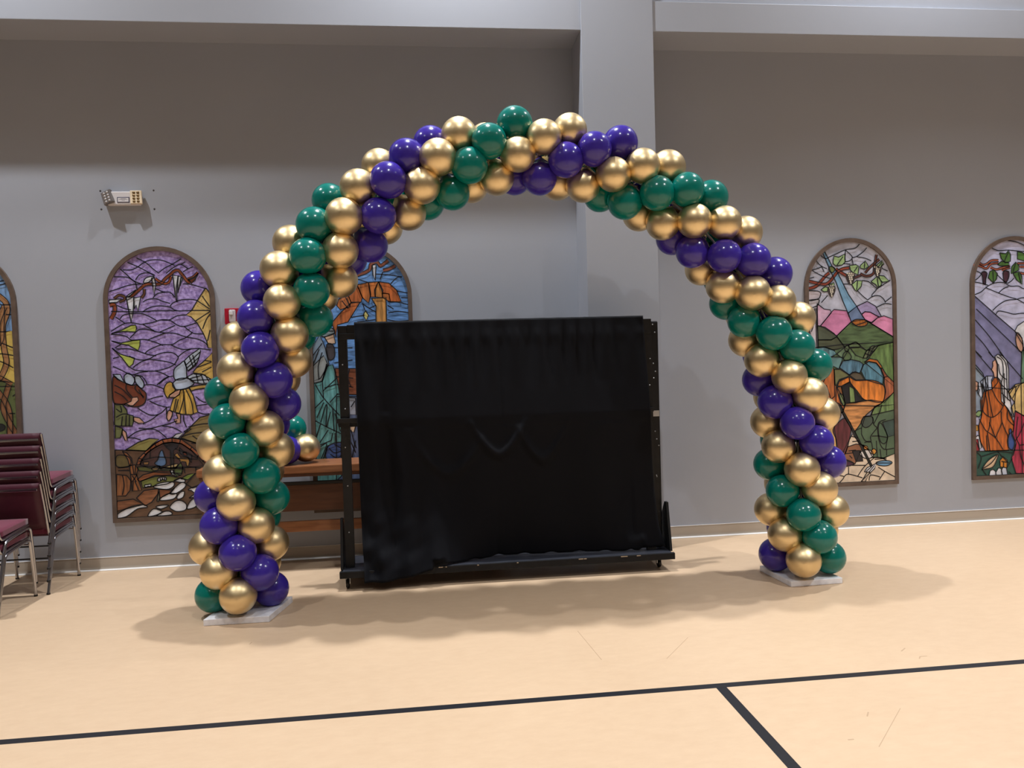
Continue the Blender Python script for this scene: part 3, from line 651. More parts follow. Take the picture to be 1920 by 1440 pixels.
SKIN = (226, 176, 152); ICE = (222, 224, 238); WING = (184, 198, 220); ROCK = (226, 228, 238)
U2 = ('T', 190, 450, 5.333); L2 = ('T', 200, 700, 4.964)
mural('stained_glass_mural', 'purple-sky nativity mural with hovering angel, arched top, nearest the emergency light', -2.566, -1.698, (134, 112, 172), 'speck', [
 U2, ('L', [[(355,180),(450,230),(520,290),(580,335)],[(265,225),(370,270),(430,300),(530,355)],[(370,270),(440,220),(520,200),(610,205),(690,235),(735,255)],[(220,300),(300,300),(370,270)],
  [(580,325),(640,280),(700,250),(800,190)],[(650,335),(720,280),(790,245),(850,275),(870,290)],[(840,220),(800,245)],[(920,268),(870,290),(820,320)],[(190,290),(260,350),(320,405),(400,440)],[(130,370),(210,370),(280,380),(345,425)],
  [(345,400),(390,345),(470,330),(540,355)],[(80,518),(170,490),(250,462),(330,445),(420,440)],[(820,440),(900,445),(980,468),(1040,485)],[(345,425),(360,500)],[(545,485),(620,520),(690,525),(740,575)],[(520,580),(560,540),(640,520)],
  [(420,620),(470,595),(550,590),(620,615),(690,635)],[(690,665),(720,630),(800,600),(900,595),(960,605)],[(160,655),(230,685),(300,700)],[(100,715),(400,718),(530,710),(760,708)],[(415,720),(480,680),(570,660),(680,670),(760,708),(905,705)],
  [(190,790),(230,750),(330,735),(420,740),(500,775),(560,810)],[(145,770),(190,800),(240,835)],[(100,915),(170,870),(240,835),(310,830),(400,845)],[(400,845),(520,825),(600,800),(690,805),(760,850),(830,865),(950,830)],[(600,800),(680,800),(760,760),(850,750)],
  [(420,845),(480,880),(540,915)],[(350,920),(390,895),(470,895),(540,915),(640,930),(740,935),(850,970),(960,990),(1030,1020),(1065,1055)],[(590,920),(660,890),(740,855)],[(830,865),(880,905),(930,935),(1025,940)],
  [(915,925),(850,975),(780,1005),(710,1045),(600,1050),(480,1100),(440,1135)],[(290,980),(350,920)],[(470,1000),(540,970),(640,930)],[(100,945),(190,950),(260,970),(300,1000),(360,1000),(430,995),(500,1010),(560,1030),(620,1055)],
  [(700,1050),(780,1085),(850,1095),(960,1085),(1100,1100)],[(150,1090),(280,1090),(380,1115),(470,1145),(550,1160)],[(140,1080),(200,1045)],[(120,1185),(180,1170)],[(280,1160),(330,1185),(400,1200),(480,1190),(550,1150),(640,1125),(720,1130),(770,1170),(760,1200),(730,1250)],
  [(320,1275),(400,1220),(490,1190)],[(490,1195),(580,1205),(670,1220),(750,1250)],[(770,1170),(830,1120),(900,1090)],[(275,1265),(340,1300),(430,1310),(540,1310),(650,1285),(730,1250)],[(120,1265),(200,1300),(280,1340),(330,1345),(390,1325),(470,1315)],
  [(540,1310),(610,1330),(680,1365),(720,1360)],[(325,1350),(400,1360),(440,1400),(460,1440)],[(580,1440),(640,1390),(680,1365)]]),
 ('sun_ray', (224,192,122), '', 0, [(1045,480),(1080,520),(1120,640),(1120,760),(1120,1010),(1120,1080),(1070,1080),(1055,1010),(1020,930),(960,830),(900,770),(850,750),(905,705),(960,610)]),
 ('sun_ray', (218,182,100), '', 0, [(1130,1110),(1130,1500),(1040,1350),(930,1340),(920,1320),(960,1270),(1030,1210)]),
 ('L', [[(1010,560),(1085,665)],[(965,610),(1085,690)],[(905,705),(1090,705)],[(945,810),(1090,715)],[(1015,890),(1050,800),(1090,740)],[(1065,1010),(1090,900)],[(1040,1205),(1105,1215)],[(960,1275),(1105,1220)],[(1010,1320),(1105,1270)]]),
 ('icicle', ICE, '', 0, [(80,600),(205,590),(160,625),(80,630)]),
 ('V', 'branch', (112,72,50), 22, [[(130,590),(180,553),(235,570),(230,600),(180,622)],[(400,580),(430,545),(432,490)]]),
 ('V', 'branch', (150,76,46), 34, [[(85,655),(132,650),(135,720),(100,790)]]),
 ('V', 'branch', (142,74,46), 26, [[(250,592),(310,560),(380,500),(450,445),(540,445),(600,435),(640,390),(700,340),(730,312),(770,305),(810,345),(860,410),(890,430)]]),
 ('V', 'branch', (168,82,44), 22, [[(540,385),(590,420),(640,438),(680,420),(700,365)],[(865,392),(920,372),(968,325)]]),
 ('branch', (130,70,46), '', 0, [(870,395),(930,372),(970,330),(940,400),(905,435)]),
 ('icicle', ICE, '', 0, [(250,570),(330,575),(320,740),(302,825),(275,700)]), ('icicle', ICE, '', 0, [(325,580),(395,570),(385,640),(370,720),(350,650),(335,690)]),
 ('icicle', ICE, '', 0, [(255,562),(350,498),(335,520),(275,572)]), ('icicle', ICE, '', 1, [(425,430),(450,380),(530,365),(480,420)]), ('icicle', ICE, '', 0, [(505,380),(530,365),(548,450),(530,560),(515,460)]),
 ('icicle', ICE, '', 0, [(715,350),(770,360),(755,470),(760,625),(740,540)]), ('icicle', ICE, '', 0, [(770,360),(800,370),(785,470),(770,530),(765,440)]), ('icicle', ICE, '', 0, [(800,375),(815,385),(795,460)]),
 ('trumpet', (188,200,98), '', 0, [(105,935),(200,905),(300,855),(345,850),(355,880),(345,920),(220,915)]), ('trumpet', (188,200,98), '', 0, [(105,1010),(200,1030),(320,1005),(390,1000),(388,1060),(370,1105),(270,1050),(190,1040)]),
 ('trumpet', (188,200,98), '', 0, [(110,1080),(190,1140),(270,1165),(335,1180),(320,1240),(280,1270),(210,1180)]),
 ('wing', (200,212,230), '', 0, [(830,1210),(880,1160),(985,1085),(995,1110),(975,1190),(940,1260),(870,1310),(855,1280)]), ('wing', WING, '', 1, [(725,1330),(740,1280),(790,1240),(830,1210),(850,1260),(855,1330),(850,1380),(780,1400),(735,1390)]),
 ('L', [[(880,1160),(920,1270)],[(850,1250),(990,1120)],[(860,1280),(978,1175)],[(870,1310),(960,1225)],[(915,1150),(945,1250)]]),
 ('wing', (206,216,232), '', 0, [(860,1370),(930,1330),(1010,1340),(1112,1400),(1112,1430),(1010,1440),(915,1420)]), ('L', [[(880,1390),(1000,1355)],[(900,1405),(1100,1395)],[(950,1335),(970,1430)],[(1000,1345),(1030,1430)]]),
 L2, ('L', [[(345,110),(420,105),(500,130),(540,150)],[(470,108),(540,50),(590,30)],[(380,250),(450,225),(530,210)],[(400,255),(470,290),(560,315),(590,310)],[(290,320),(340,355),(420,390),(500,375),(560,320)],[(200,600),(280,545),(380,520),(470,530),(560,600)],
  [(340,470),(420,430),(480,385)],[(300,510),(400,515),(500,490),(580,470),(660,440)],[(520,490),(620,505),(700,545)],[(560,320),(560,380)],[(715,390),(720,440),(745,500)],[(780,395),(810,440)],[(830,215),(900,265),(995,270)],[(840,300),(920,290),(995,275)],[(850,360),(910,380),(960,375)],[(195,600),(260,602),(320,620)]]),
 ('golden_cloud', (222,186,104), '', 0, [(770,130),(860,110),(1010,100),(1010,150),(900,140),(830,150),(790,165)]),
 ('angel_dress', (214,174,86), 'streak', 0, [(690,155),(770,140),(810,210),(850,360),(790,385),(700,380),(590,345),(620,240),(680,195)]), ('L', [[(715,150),(720,230),(680,370)],[(720,200),(740,380)],[(740,150),(790,260),(810,380)],[(650,235),(625,355)],[(670,240),(640,360)]]),
 ('angel_face', SKIN, '', 0, [(585,205),(640,165),(690,150),(680,195),(640,225),(590,225)]), ('angel_hair', (206,166,78), '', 1, [(600,80),(560,95),(535,150),(550,205),(575,230),(590,200),(640,160),(625,110)]),
 ('wing', WING, '', 1, [(615,105),(660,55),(740,45),(800,65),(812,100),(740,140),(650,150)]), ('angel_hand', SKIN, '', 1, [(580,345),(615,365),(600,420),(575,440),(560,400)]), ('angel_hand', SKIN, '', 0, [(650,370),(690,380),(690,460),(650,465),(630,430),(665,420)]),
 ('angel_hair', (122,62,42), '', 1, [(60,40),(110,60),(165,85),(240,112),(280,105),(330,150),(370,190),(360,270),(310,305),(240,310),(180,285),(70,275)]), ('angel_face', SKIN, '', 0, [(160,290),(230,260),(240,225),(290,220),(300,250),(250,300),(200,305)]),
 ('L', [[(75,110),(150,150),(230,230)],[(75,170),(150,210),(200,260)],[(190,90),(185,150),(240,220)],[(280,110),(270,150),(350,220)],[(300,150),(345,230)]]),
 ('wing', WING, '', 0, [(60,10),(130,10),(165,80),(110,55)]), ('wing', WING, '', 1, [(165,30),(200,0),(240,20),(265,60),(240,110),(180,90)]), ('wing', WING, '', 1, [(265,30),(310,30),(350,90),(340,135),(310,130),(270,80)]),
 ('sleeve', (112,118,76), '', 0, [(75,280),(150,290),(190,340),(195,380),(250,395),(255,440),(240,490),(110,490),(75,480)]), ('sleeve', (112,118,76), '', 0, [(80,490),(150,510),(145,560),(130,600),(80,605)]),
 ('L', [[(90,410),(150,380),(200,380)],[(150,400),(140,490)],[(185,390),(180,490)],[(215,392),(212,490)],[(90,330),(140,360),(130,300)]]), ('angel_hand', SKIN, '', 0, [(255,405),(310,415),(355,460),(300,465),(250,440)]), ('angel_hand', SKIN, '', 0, [(150,520),(185,550),(195,625),(175,625),(145,560)]),
 ('earth', (102,76,58), '', 0, [(80,712),(370,722),(450,655),(520,615),(610,600),(700,610),(840,650),(960,640),(1060,700),(1060,1400),(80,1400)]),
 ('hill', (136,118,76), '', 0, [(690,600),(800,480),(870,410),(960,385),(1060,370),(1060,760),(960,700),(840,650),(720,610)]), ('L', [[(700,590),(800,560),(960,545)],[(760,500),(900,470),(1040,470)],[(800,580),(900,650)],[(790,650),(960,655)]]),
 ('hill', (142,134,78), '', 0, [(180,712),(300,640),(400,605),(490,612),(430,660),(370,722)]), ('rock', ROCK, '', 0, [(610,600),(650,565),(720,550),(670,605)]), ('rock', ROCK, '', 0, [(720,545),(760,515),(790,515),(750,545)]),
 ('stone_arch', (166,98,64), 'streak', 0, [(280,850),(300,790),(370,720),(450,655),(520,615),(615,600),(700,615),(790,680),(860,740),(960,800),(950,860),(870,790),(790,715),(700,655),(610,640),(530,650),(450,690),(380,740),(330,800),(310,850)]),
 ('L', [[(520,615),(535,652)],[(610,602),(612,642)],[(690,614),(680,652)],[(795,685),(775,715)],[(450,656),(470,685)],[(350,745),(375,755)],[(300,790),(335,800)],[(870,745),(845,780)],[(920,780),(895,825)]]),
 ('stable', (78,54,52), '', 0, [(310,850),(380,740),(450,690),(530,650),(610,640),(700,655),(790,715),(910,860),(700,880),(400,880)]), ('stable_beam', (44,42,50), '', 0, [(530,655),(680,650),(660,690),(622,720),(626,890),(600,890),(595,720),(560,690)]),
 ('L', [[(300,820),(460,780),(660,790),(850,800)],[(410,700),(405,790)],[(640,700),(850,790)]]),
 ('lantern_figure', (92,122,162), '', 1, [(450,840),(480,800),(495,740),(520,715),(540,770),(555,810),(550,850),(500,865)]), ('dark_donkey', (66,63,72), '', 0, [(680,690),(710,720),(760,740),(795,760),(790,830),(775,790),(720,770),(680,740)]),
 ('donkey', (186,140,76), '', 0, [(630,760),(660,740),(690,780),(760,780),(775,820),(765,860),(745,860),(740,825),(700,820),(695,840),(680,800)]), ('saddle', (140,70,52), '', 0, [(710,735),(745,735),(750,765),(720,760)]), ('crate', (150,110,66), '', 0, [(340,825),(395,822),(390,850),(350,852)]),
 ('meadow', (98,102,58), '', 0, [(290,870),(430,865),(600,880),(720,890),(700,930),(400,915),(300,905)]), ('straw', (202,178,124), '', 1, [(420,885),(470,862),(500,865),(480,895),(440,900)]), ('straw', (202,178,124), '', 1, [(500,890),(570,862),(660,840),(650,870),(590,888)]),
 ('path', (154,92,58), 'hstreak', 0, [(290,985),(340,945),(480,905),(600,910),(600,945),(450,960),(310,1005)]), ('meadow', (116,122,62), '', 0, [(320,1005),(450,950),(600,955),(690,975),(560,1030),(340,1065)]),
 ('shepherd', (96,116,68), '', 0, [(620,910),(690,830),(710,870),(700,940),(640,965)]), ('sheep', ROCK, '', 0, [(590,900),(625,900),(650,960),(610,940)]), ('sheep', ROCK, '', 1, [(475,1000),(490,970),(550,965),(555,995),(520,988),(500,1003)]), ('sheep', ROCK, '', 1, [(355,1040),(385,1035),(415,1030),(410,1055),(390,1050),(365,1060)]),
 ('L', [[(500,975),(505,1000)],[(520,970),(523,992)],[(540,968),(545,995)],[(650,930),(690,950)],[(600,880),(720,870),(880,880)],[(720,880),(730,930)],[(830,870),(835,920)]]),
 ('meadow', (124,146,64), '', 0, [(690,980),(760,940),(825,930),(760,990)]), ('hill', (96,76,58), '', 0, [(740,1030),(830,930),(900,950),(900,1040),(800,1065)]),
 ('boulder', (106,92,58), '', 1, [(95,770),(180,765),(225,800),(215,860),(100,868)]), ('boulder', (134,86,54), 'streak', 0, [(95,940),(190,950),(230,1000),(220,1090),(180,1140),(95,1140)]), ('tree_trunk', (150,96,60), 'streak', 0, [(150,725),(190,740),(235,790),(245,850),(215,860),(200,800)]),
 ('robed_figure', (150,96,58), 'streak', 0, [(215,860),(270,850),(295,890),(280,940),(330,1085),(240,1095),(225,940)]), ('L', [[(245,860),(255,935)],[(270,855),(268,940)],[(225,940),(285,942)],[(250,1000),(245,1090)],[(265,1000),(300,1085)],[(110,880),(210,870)],[(110,905),(215,905)],[(150,945),(165,1040),(150,1130)],[(240,950),(280,1010)],[(285,945),(240,1010)]]),
 ('hill', (142,92,62), 'hstreak', 0, [(280,1160),(350,1090),(480,1072),(480,1120),(420,1200),(360,1230)]), ('hill', (126,82,56), 'hstreak', 0, [(90,1190),(250,1170),(350,1220),(220,1250),(90,1285)]), ('leaf', (122,118,98), '', 0, [(470,1190),(485,1100),(497,1150),(485,1195)]), ('hill', (128,80,54), '', 0, [(490,1075),(600,1085),(640,1060),(600,1110),(500,1160)])]
 + [('rock', ROCK, '', 1, p) for p in [[(440,1060),(500,1020),(620,1010),(625,1050),(560,1080)],[(630,1000),(690,975),(730,990),(720,1015)],[(590,1115),(640,1060),(700,1015),(740,1030),(720,1070),(640,1120)],[(495,1180),(560,1125),(655,1120),(620,1170)],[(655,1150),(690,1105),(725,1100),(715,1150),(670,1170)],[(590,1240),(640,1190),(700,1185),(745,1220),(735,1270),(660,1285),(610,1265)],[(750,1260),(780,1190),(840,1150),(860,1180),(830,1240)],[(760,1080),(830,1050),(875,1035),(880,1090),(830,1115),(790,1090)],[(460,1240),(530,1225),(580,1230),(510,1260)],[(385,1325),(440,1260),(520,1290),(440,1325)],[(470,1325),(540,1285),(595,1285),(605,1315)],[(115,1300),(230,1240),(340,1220),(380,1245),(290,1260),(190,1330),(100,1345)],[(835,1245),(860,1190),(900,1190),(900,1250)],[(770,1160),(830,1120),(825,1145)]]])

LEAF = (164, 194, 136); U4 = ('T', 1495, 435, 5.88); L4 = ('T', 1500, 670, 5.76)
mural('stained_glass_mural', 'mural with blue light beam, pink clouds and green hills above an orange cave', 3.394, 4.264, (186, 187, 202), '', [
 U4, ('field', (102,128,92), 'streak', 0, [(90,1290),(500,1240),(700,1230),(1080,1210),(1080,1900),(880,1920),(90,1900)]), ('L', [[(330,285),(430,240),(520,200),(630,180),(680,135)],[(525,200),(590,260),(600,290),(570,320),(520,330)],[(525,205),(520,310)],[(600,285),(650,270),(720,220),(760,175)],[(650,275),(740,290),(810,320)],[(600,300),(610,360)],[(195,295),(220,340),(265,380),(320,405)],[(245,245),(290,290),(340,290)],[(130,430),(200,410),(265,385)],[(165,430),(200,450),(280,490),(370,515)],[(265,385),(290,440)],[(500,575),(590,575)],[(710,535),(780,550),(840,600),(870,630),(820,690),(820,715)],[(870,630),(930,590),(1020,530)],[(660,650),(720,710),(770,750)],[(770,750),(830,710),(900,705),(950,745),(965,780)],[(870,830),(960,790),(1035,800)],[(965,770),(1035,715)],[(930,350),(930,400),(990,430)],[(500,350),(580,355)],[(100,520),(180,500)],[(180,300),(130,380)],[(260,780),(330,700)]]),
 ('pink_cloud', (214,176,202), '', 0, [(215,790),(290,850),(360,860),(370,890),(250,1035),(215,1030)]), ('pink_cloud', (214,136,178), '', 0, [(370,885),(400,855),(540,870),(590,990),(430,1145),(255,1035)]),
 ('light_beam', (124,165,196), '', 0, [(265,205),(292,205),(380,380),(430,430),(560,690),(650,820),(555,895),(500,770),(420,550),(360,430),(300,290)]), ('light_beam', (112,132,168), '', 0, [(555,895),(650,820),(740,965),(590,990)]),
 ('lilac_hill', (166,152,192), '', 0, [(650,820),(765,765),(860,820),(920,930),(890,935),(800,885),(740,880),(700,905)]), ('pink_cloud', (222,142,182), '', 0, [(705,910),(740,880),(800,885),(890,935),(810,1000),(740,965)]), ('pink_cloud', (222,142,182), '', 0, [(820,1000),(880,945),(950,925),(1060,965),(1060,1165),(770,985)]),
 ('green_hill', (86,106,72), 'hstreak', 0, [(430,1145),(590,990),(640,1030),(770,985),(1060,1160),(1060,1215),(890,1250),(760,1310),(640,1215),(560,1250),(510,1265)]), ('crater', (176,106,46), 'streak', 1, [(595,1000),(640,965),(740,970),(770,1005),(740,1035),(660,1040)]),
 ('dark_hill', (86,92,76), '', 0, [(215,1035),(300,1050),(400,1120),(430,1155),(370,1190),(225,1190)]), ('dark_hill', (80,86,66), '', 0, [(225,1190),(370,1190),(430,1155),(520,1265),(400,1305),(300,1270),(230,1270)]),
 ('blue_field', (104,142,152), 'streak', 0, [(225,1270),(300,1270),(400,1305),(430,1345),(310,1410),(225,1500)]), ('field', (120,146,116), '', 0, [(430,1345),(520,1270),(560,1300),(500,1400)]), ('leaf', (114,136,92), '', 1, [(560,1250),(640,1215),(690,1265),(580,1270)]), ('field', (100,122,78), '', 0, [(580,1280),(690,1270),(760,1310),(720,1390),(640,1360)]), ('bud', (106,126,92), '', 1, [(520,1270),(550,1245),(570,1280),(545,1315),(520,1300)]), ('bud', (98,120,84), '', 1, [(545,1315),(590,1370),(570,1410),(510,1410),(500,1350)]),
 ('field', (104,130,78), 'streak', 0, [(890,1250),(1060,1215),(1060,1700),(740,1440),(790,1380)]), ('leaf', (120,131,97), '', 0, [(720,1390),(750,1320),(820,1255),(890,1250),(840,1310),(760,1390)]), ('L', [[(740,1340),(800,1360)],[(770,1300),(840,1320)],[(800,1270),(760,1390)],[(850,1255),(800,1340)]]),
 ('pillar', (206,197,206), '', 0, [(90,845),(215,825),(225,1340),(90,1340)]), ('L', [[(155,845),(155,960),(130,1030)],[(185,840),(180,1000),(150,1100)],[(200,838),(212,1300)],[(130,1030),(150,1330)]]), ('capital', (208,200,208), '', 1, [(90,765),(225,745),(232,780),(210,815),(90,850)]), ('capital', (200,190,198), '', 1, [(90,662),(200,650),(250,668),(250,700),(220,740),(90,760)]),
 ('V', 'vine', (150,70,52), 32, [[(95,630),(200,600),(260,540),(310,480),(350,450)],[(95,535),(200,562),(300,577),(360,540),(430,450),(490,410),(570,395)],[(420,408),(480,450),(550,490)]]), ('V', 'vine', (110,66,66), 26, [[(625,505),(660,492),(700,475)]]), ('V', 'vine', (112,62,50), 26, [[(690,462),(760,488),(835,455),(850,350),(868,250)],[(745,450),(800,385),(900,300)]]),
 ] + [('vine_leaf', LEAF, '', 0, p) for p in [[(390,320),(400,265),(450,280),(520,245),(525,330),(490,365),(420,375),(390,350)],[(570,370),(640,360),(675,380),(665,470),(610,450),(580,420)],[(690,370),(745,320),(780,380),(740,410),(690,400)],[(865,370),(930,315),(950,355),(900,400)],[(805,550),(875,490),(930,550),(920,590),(880,610),(860,580)],[(890,480),(950,485),(1010,545),(920,555)],[(595,580),(650,535),(710,540),(700,600),(650,655),(630,640)],[(255,640),(300,605),(335,610),(330,655),(290,660)],[(340,580),(400,560),(410,600),(360,610)]]] + [
 ('vine_leaf', (122,134,78), '', 1, [(340,400),(370,380),(410,405),(390,445),(355,440)]), ('L', [[(500,270),(430,370)],[(660,380),(620,440)],[(740,330),(735,400)],[(875,500),(890,600)],[(660,540),(650,640)],[(930,330),(880,395)]]),
 ('G', 0, (226,217,198), [(585,510,92,130), (880,432,76,110), (374,650,80,130)]),
 L4, ('blue_bush', (86,124,146), 'streak', 0, [(420,110),(460,40),(550,25),(640,45),(680,75),(640,170),(560,160),(530,190)]), ('blue_bush', (86,130,150), 'streak', 0, [(655,150),(680,80),(740,45),(820,60),(870,120),(900,200),(885,295),(700,240)]), ('blue_bush', (104,140,140), '', 0, [(270,35),(330,-5),(460,0),(440,60),(415,125),(350,95)]),
 ('orange_rim', (214,126,54), '', 0, [(690,50),(750,15),(830,30),(880,100),(870,130),(820,65),(740,45)]), ('brown_rim', (150,82,54), '', 0, [(880,110),(940,205),(905,220),(870,140)]), ('brown_rim', (166,98,68), 'streak', 0, [(905,215),(945,205),(1040,300),(1040,340),(900,495),(920,370),(905,280)]),
 ('tree_trunk', (186,106,58), 'streak', 0, [(180,260),(340,85),(365,140),(375,300),(395,320),(480,490),(460,590),(300,620),(240,400)]), ('L', [[(240,280),(340,95)],[(365,140),(370,420)],[(370,420),(300,480)],[(280,300),(330,450)],[(385,320),(385,570)]]),
 ('olive_hill', (114,116,78), '', 0, [(365,130),(430,130),(525,190),(510,210),(420,240),(390,300),(372,300)]), ('olive_hill', (96,87,72), '', 0, [(525,190),(590,155),(650,175),(690,240),(600,245)]),
 ('ground', (200,140,86), 'hstreak', 0, [(455,600),(490,500),(600,485),(760,460),(900,480),(780,560),(700,630),(660,760),(570,800),(500,690)]),
 ('cave_mouth', (30,30,36), '', 0, [(445,320),(530,265),(545,290),(640,430),(690,455),(600,490),(480,490)]), ('cave_rock', (206,118,46), 'streak', 0, [(400,310),(420,260),(525,210),(530,265),(440,312)]), ('cave_rock', (176,112,64), 'streak', 0, [(393,325),(440,315),(480,490),(440,500),(415,430)]), ('cave_rock', (214,126,54), 'streak', 1, [(530,212),(600,250),(760,245),(860,275),(910,330),(905,440),(870,485),(760,470),(680,450),(610,360),(545,280)]), ('green_figure', (120,142,88), 'streak', 0, [(525,310),(580,340),(592,480),(535,488)]), ('shrub', (130,150,102), '', 1, [(420,405),(450,400),(490,480),(460,520)]),
 ('shrub', (86,107,82), '', 0, [(590,800),(660,700),(680,640),(760,630),(800,540),(870,500),(1040,350),(1040,1030),(900,1085),(780,1080),(730,990),(640,930)]), ('shrub', (108,132,84), 'streak', 0, [(760,625),(800,530),(870,500),(1040,350),(1040,560),(850,605)]), ('shrub', (72,84,74), '', 1, [(655,700),(690,645),(770,640),(785,690),(740,745),(690,755)]), ('shrub', (66,86,80), '', 0, [(885,700),(1040,660),(1040,830),(945,860)]), ('shrub', (80,104,80), '', 1, [(840,760),(870,710),(940,850),(910,930),(860,900)]),
 ('L', [[(790,720),(850,605)],[(850,605),(880,510)],[(660,830),(700,900),(760,910),(760,850),(830,760)],[(830,760),(850,700),(920,670)],[(830,760),(850,900),(900,990),(1010,980)],[(770,850),(850,850),(940,865)],[(940,860),(920,990)],[(860,990),(870,1080)],[(930,990),(930,1060)],[(660,760),(660,830)],[(780,640),(790,720),(830,760)],[(690,920),(760,910),(780,1000)],[(820,900),(830,1080)]]),
 ('paving', (222,203,180), '', 0, [(150,1160),(450,1040),(560,830),(640,930),(730,990),(780,1080),(900,1085),(1040,1030),(1040,1400),(150,1400)]), ('L', [[(545,850),(620,870)],[(560,910),(640,900)],[(320,1240),(400,1270),(470,1290),(420,1355)],[(470,1290),(520,1260),(670,1300)],[(520,1260),(520,1180)],[(620,1280),(690,1180),(800,1080)],[(660,1340),(720,1240)],[(740,1330),(760,1270),(860,1290)],[(850,1320),(910,1230)],[(840,1185),(910,1230),(1020,1290)],[(760,1260),(740,1240)],[(560,1165),(700,1165)],[(800,1100),(930,1090)],[(760,1080),(850,1080),(930,1110)]]),
 ('tan_cloth', (226,178,110), '', 0, [(310,720),(360,700),(380,860),(395,1000),(330,1060),(300,900)]), ('shoulder', (190,122,94), '', 1, [(365,590),(420,590),(435,640),(370,710)]), ('dark_hand', (110,70,56), '', 1, [(388,495),(430,510),(462,575),(430,600)]),
 ('basket', (146,98,70), '', 0, [(470,1070),(510,965),(600,935),(690,950),(650,1010),(590,1150),(500,1115)]), ('basket_shadow', (42,38,42), '', 0, [(560,1010),(640,1005),(665,1060),(675,1120),(600,1125)]), ('white_stone', (222,214,210), '', 1, [(640,1040),(690,1000),(770,1010),(780,1075),(700,1090)]), ('flower', (216,152,64), '', 1, [(765,1010),(790,985),(820,1010),(800,1045),(770,1040)]), ('flower', (216,142,64), '', 0, [(670,945),(720,960),(740,1000),(690,990)]), ('L', [[(520,1010),(600,1000)],[(530,1060),(560,1090)],[(490,1040),(570,1030)]]),  # basket with a dark shape, pale stone and flowers
 ('robe', (96,46,52), 'streak', 1, [(352,780),(440,675),(500,665),(545,720),(545,800),(500,1000),(450,1085),(405,1080),(390,900)]), ('robe_edge', (172,96,88), '', 0, [(405,1085),(455,1080),(490,1020),(470,1020),(440,1060),(410,1055)]), ('foot', (70,42,62), '', 1, [(415,1090),(480,1100),(560,1130),(570,1160),(420,1180)]),
 ('blue_feather', (108,155,192), '', 1, [(815,1138),(880,1115),(960,1118),(990,1140),(930,1170),(850,1165)]), ('white_feather', (226,226,232), '', 0, [(690,1235),(720,1190),(820,1145),(800,1200),(760,1240)]), ('L', [[(820,1140),(980,1140)],[(710,1230),(770,1180)],[(740,1238),(800,1165)]]),
 ('V', 'staff', (30,34, 32), 26, [[(415,515),(520,700),(640,925),(770,1180)]]), ('reed', (190,170,150), '', 0, [(655,1340),(745,1250),(700,1340)])])

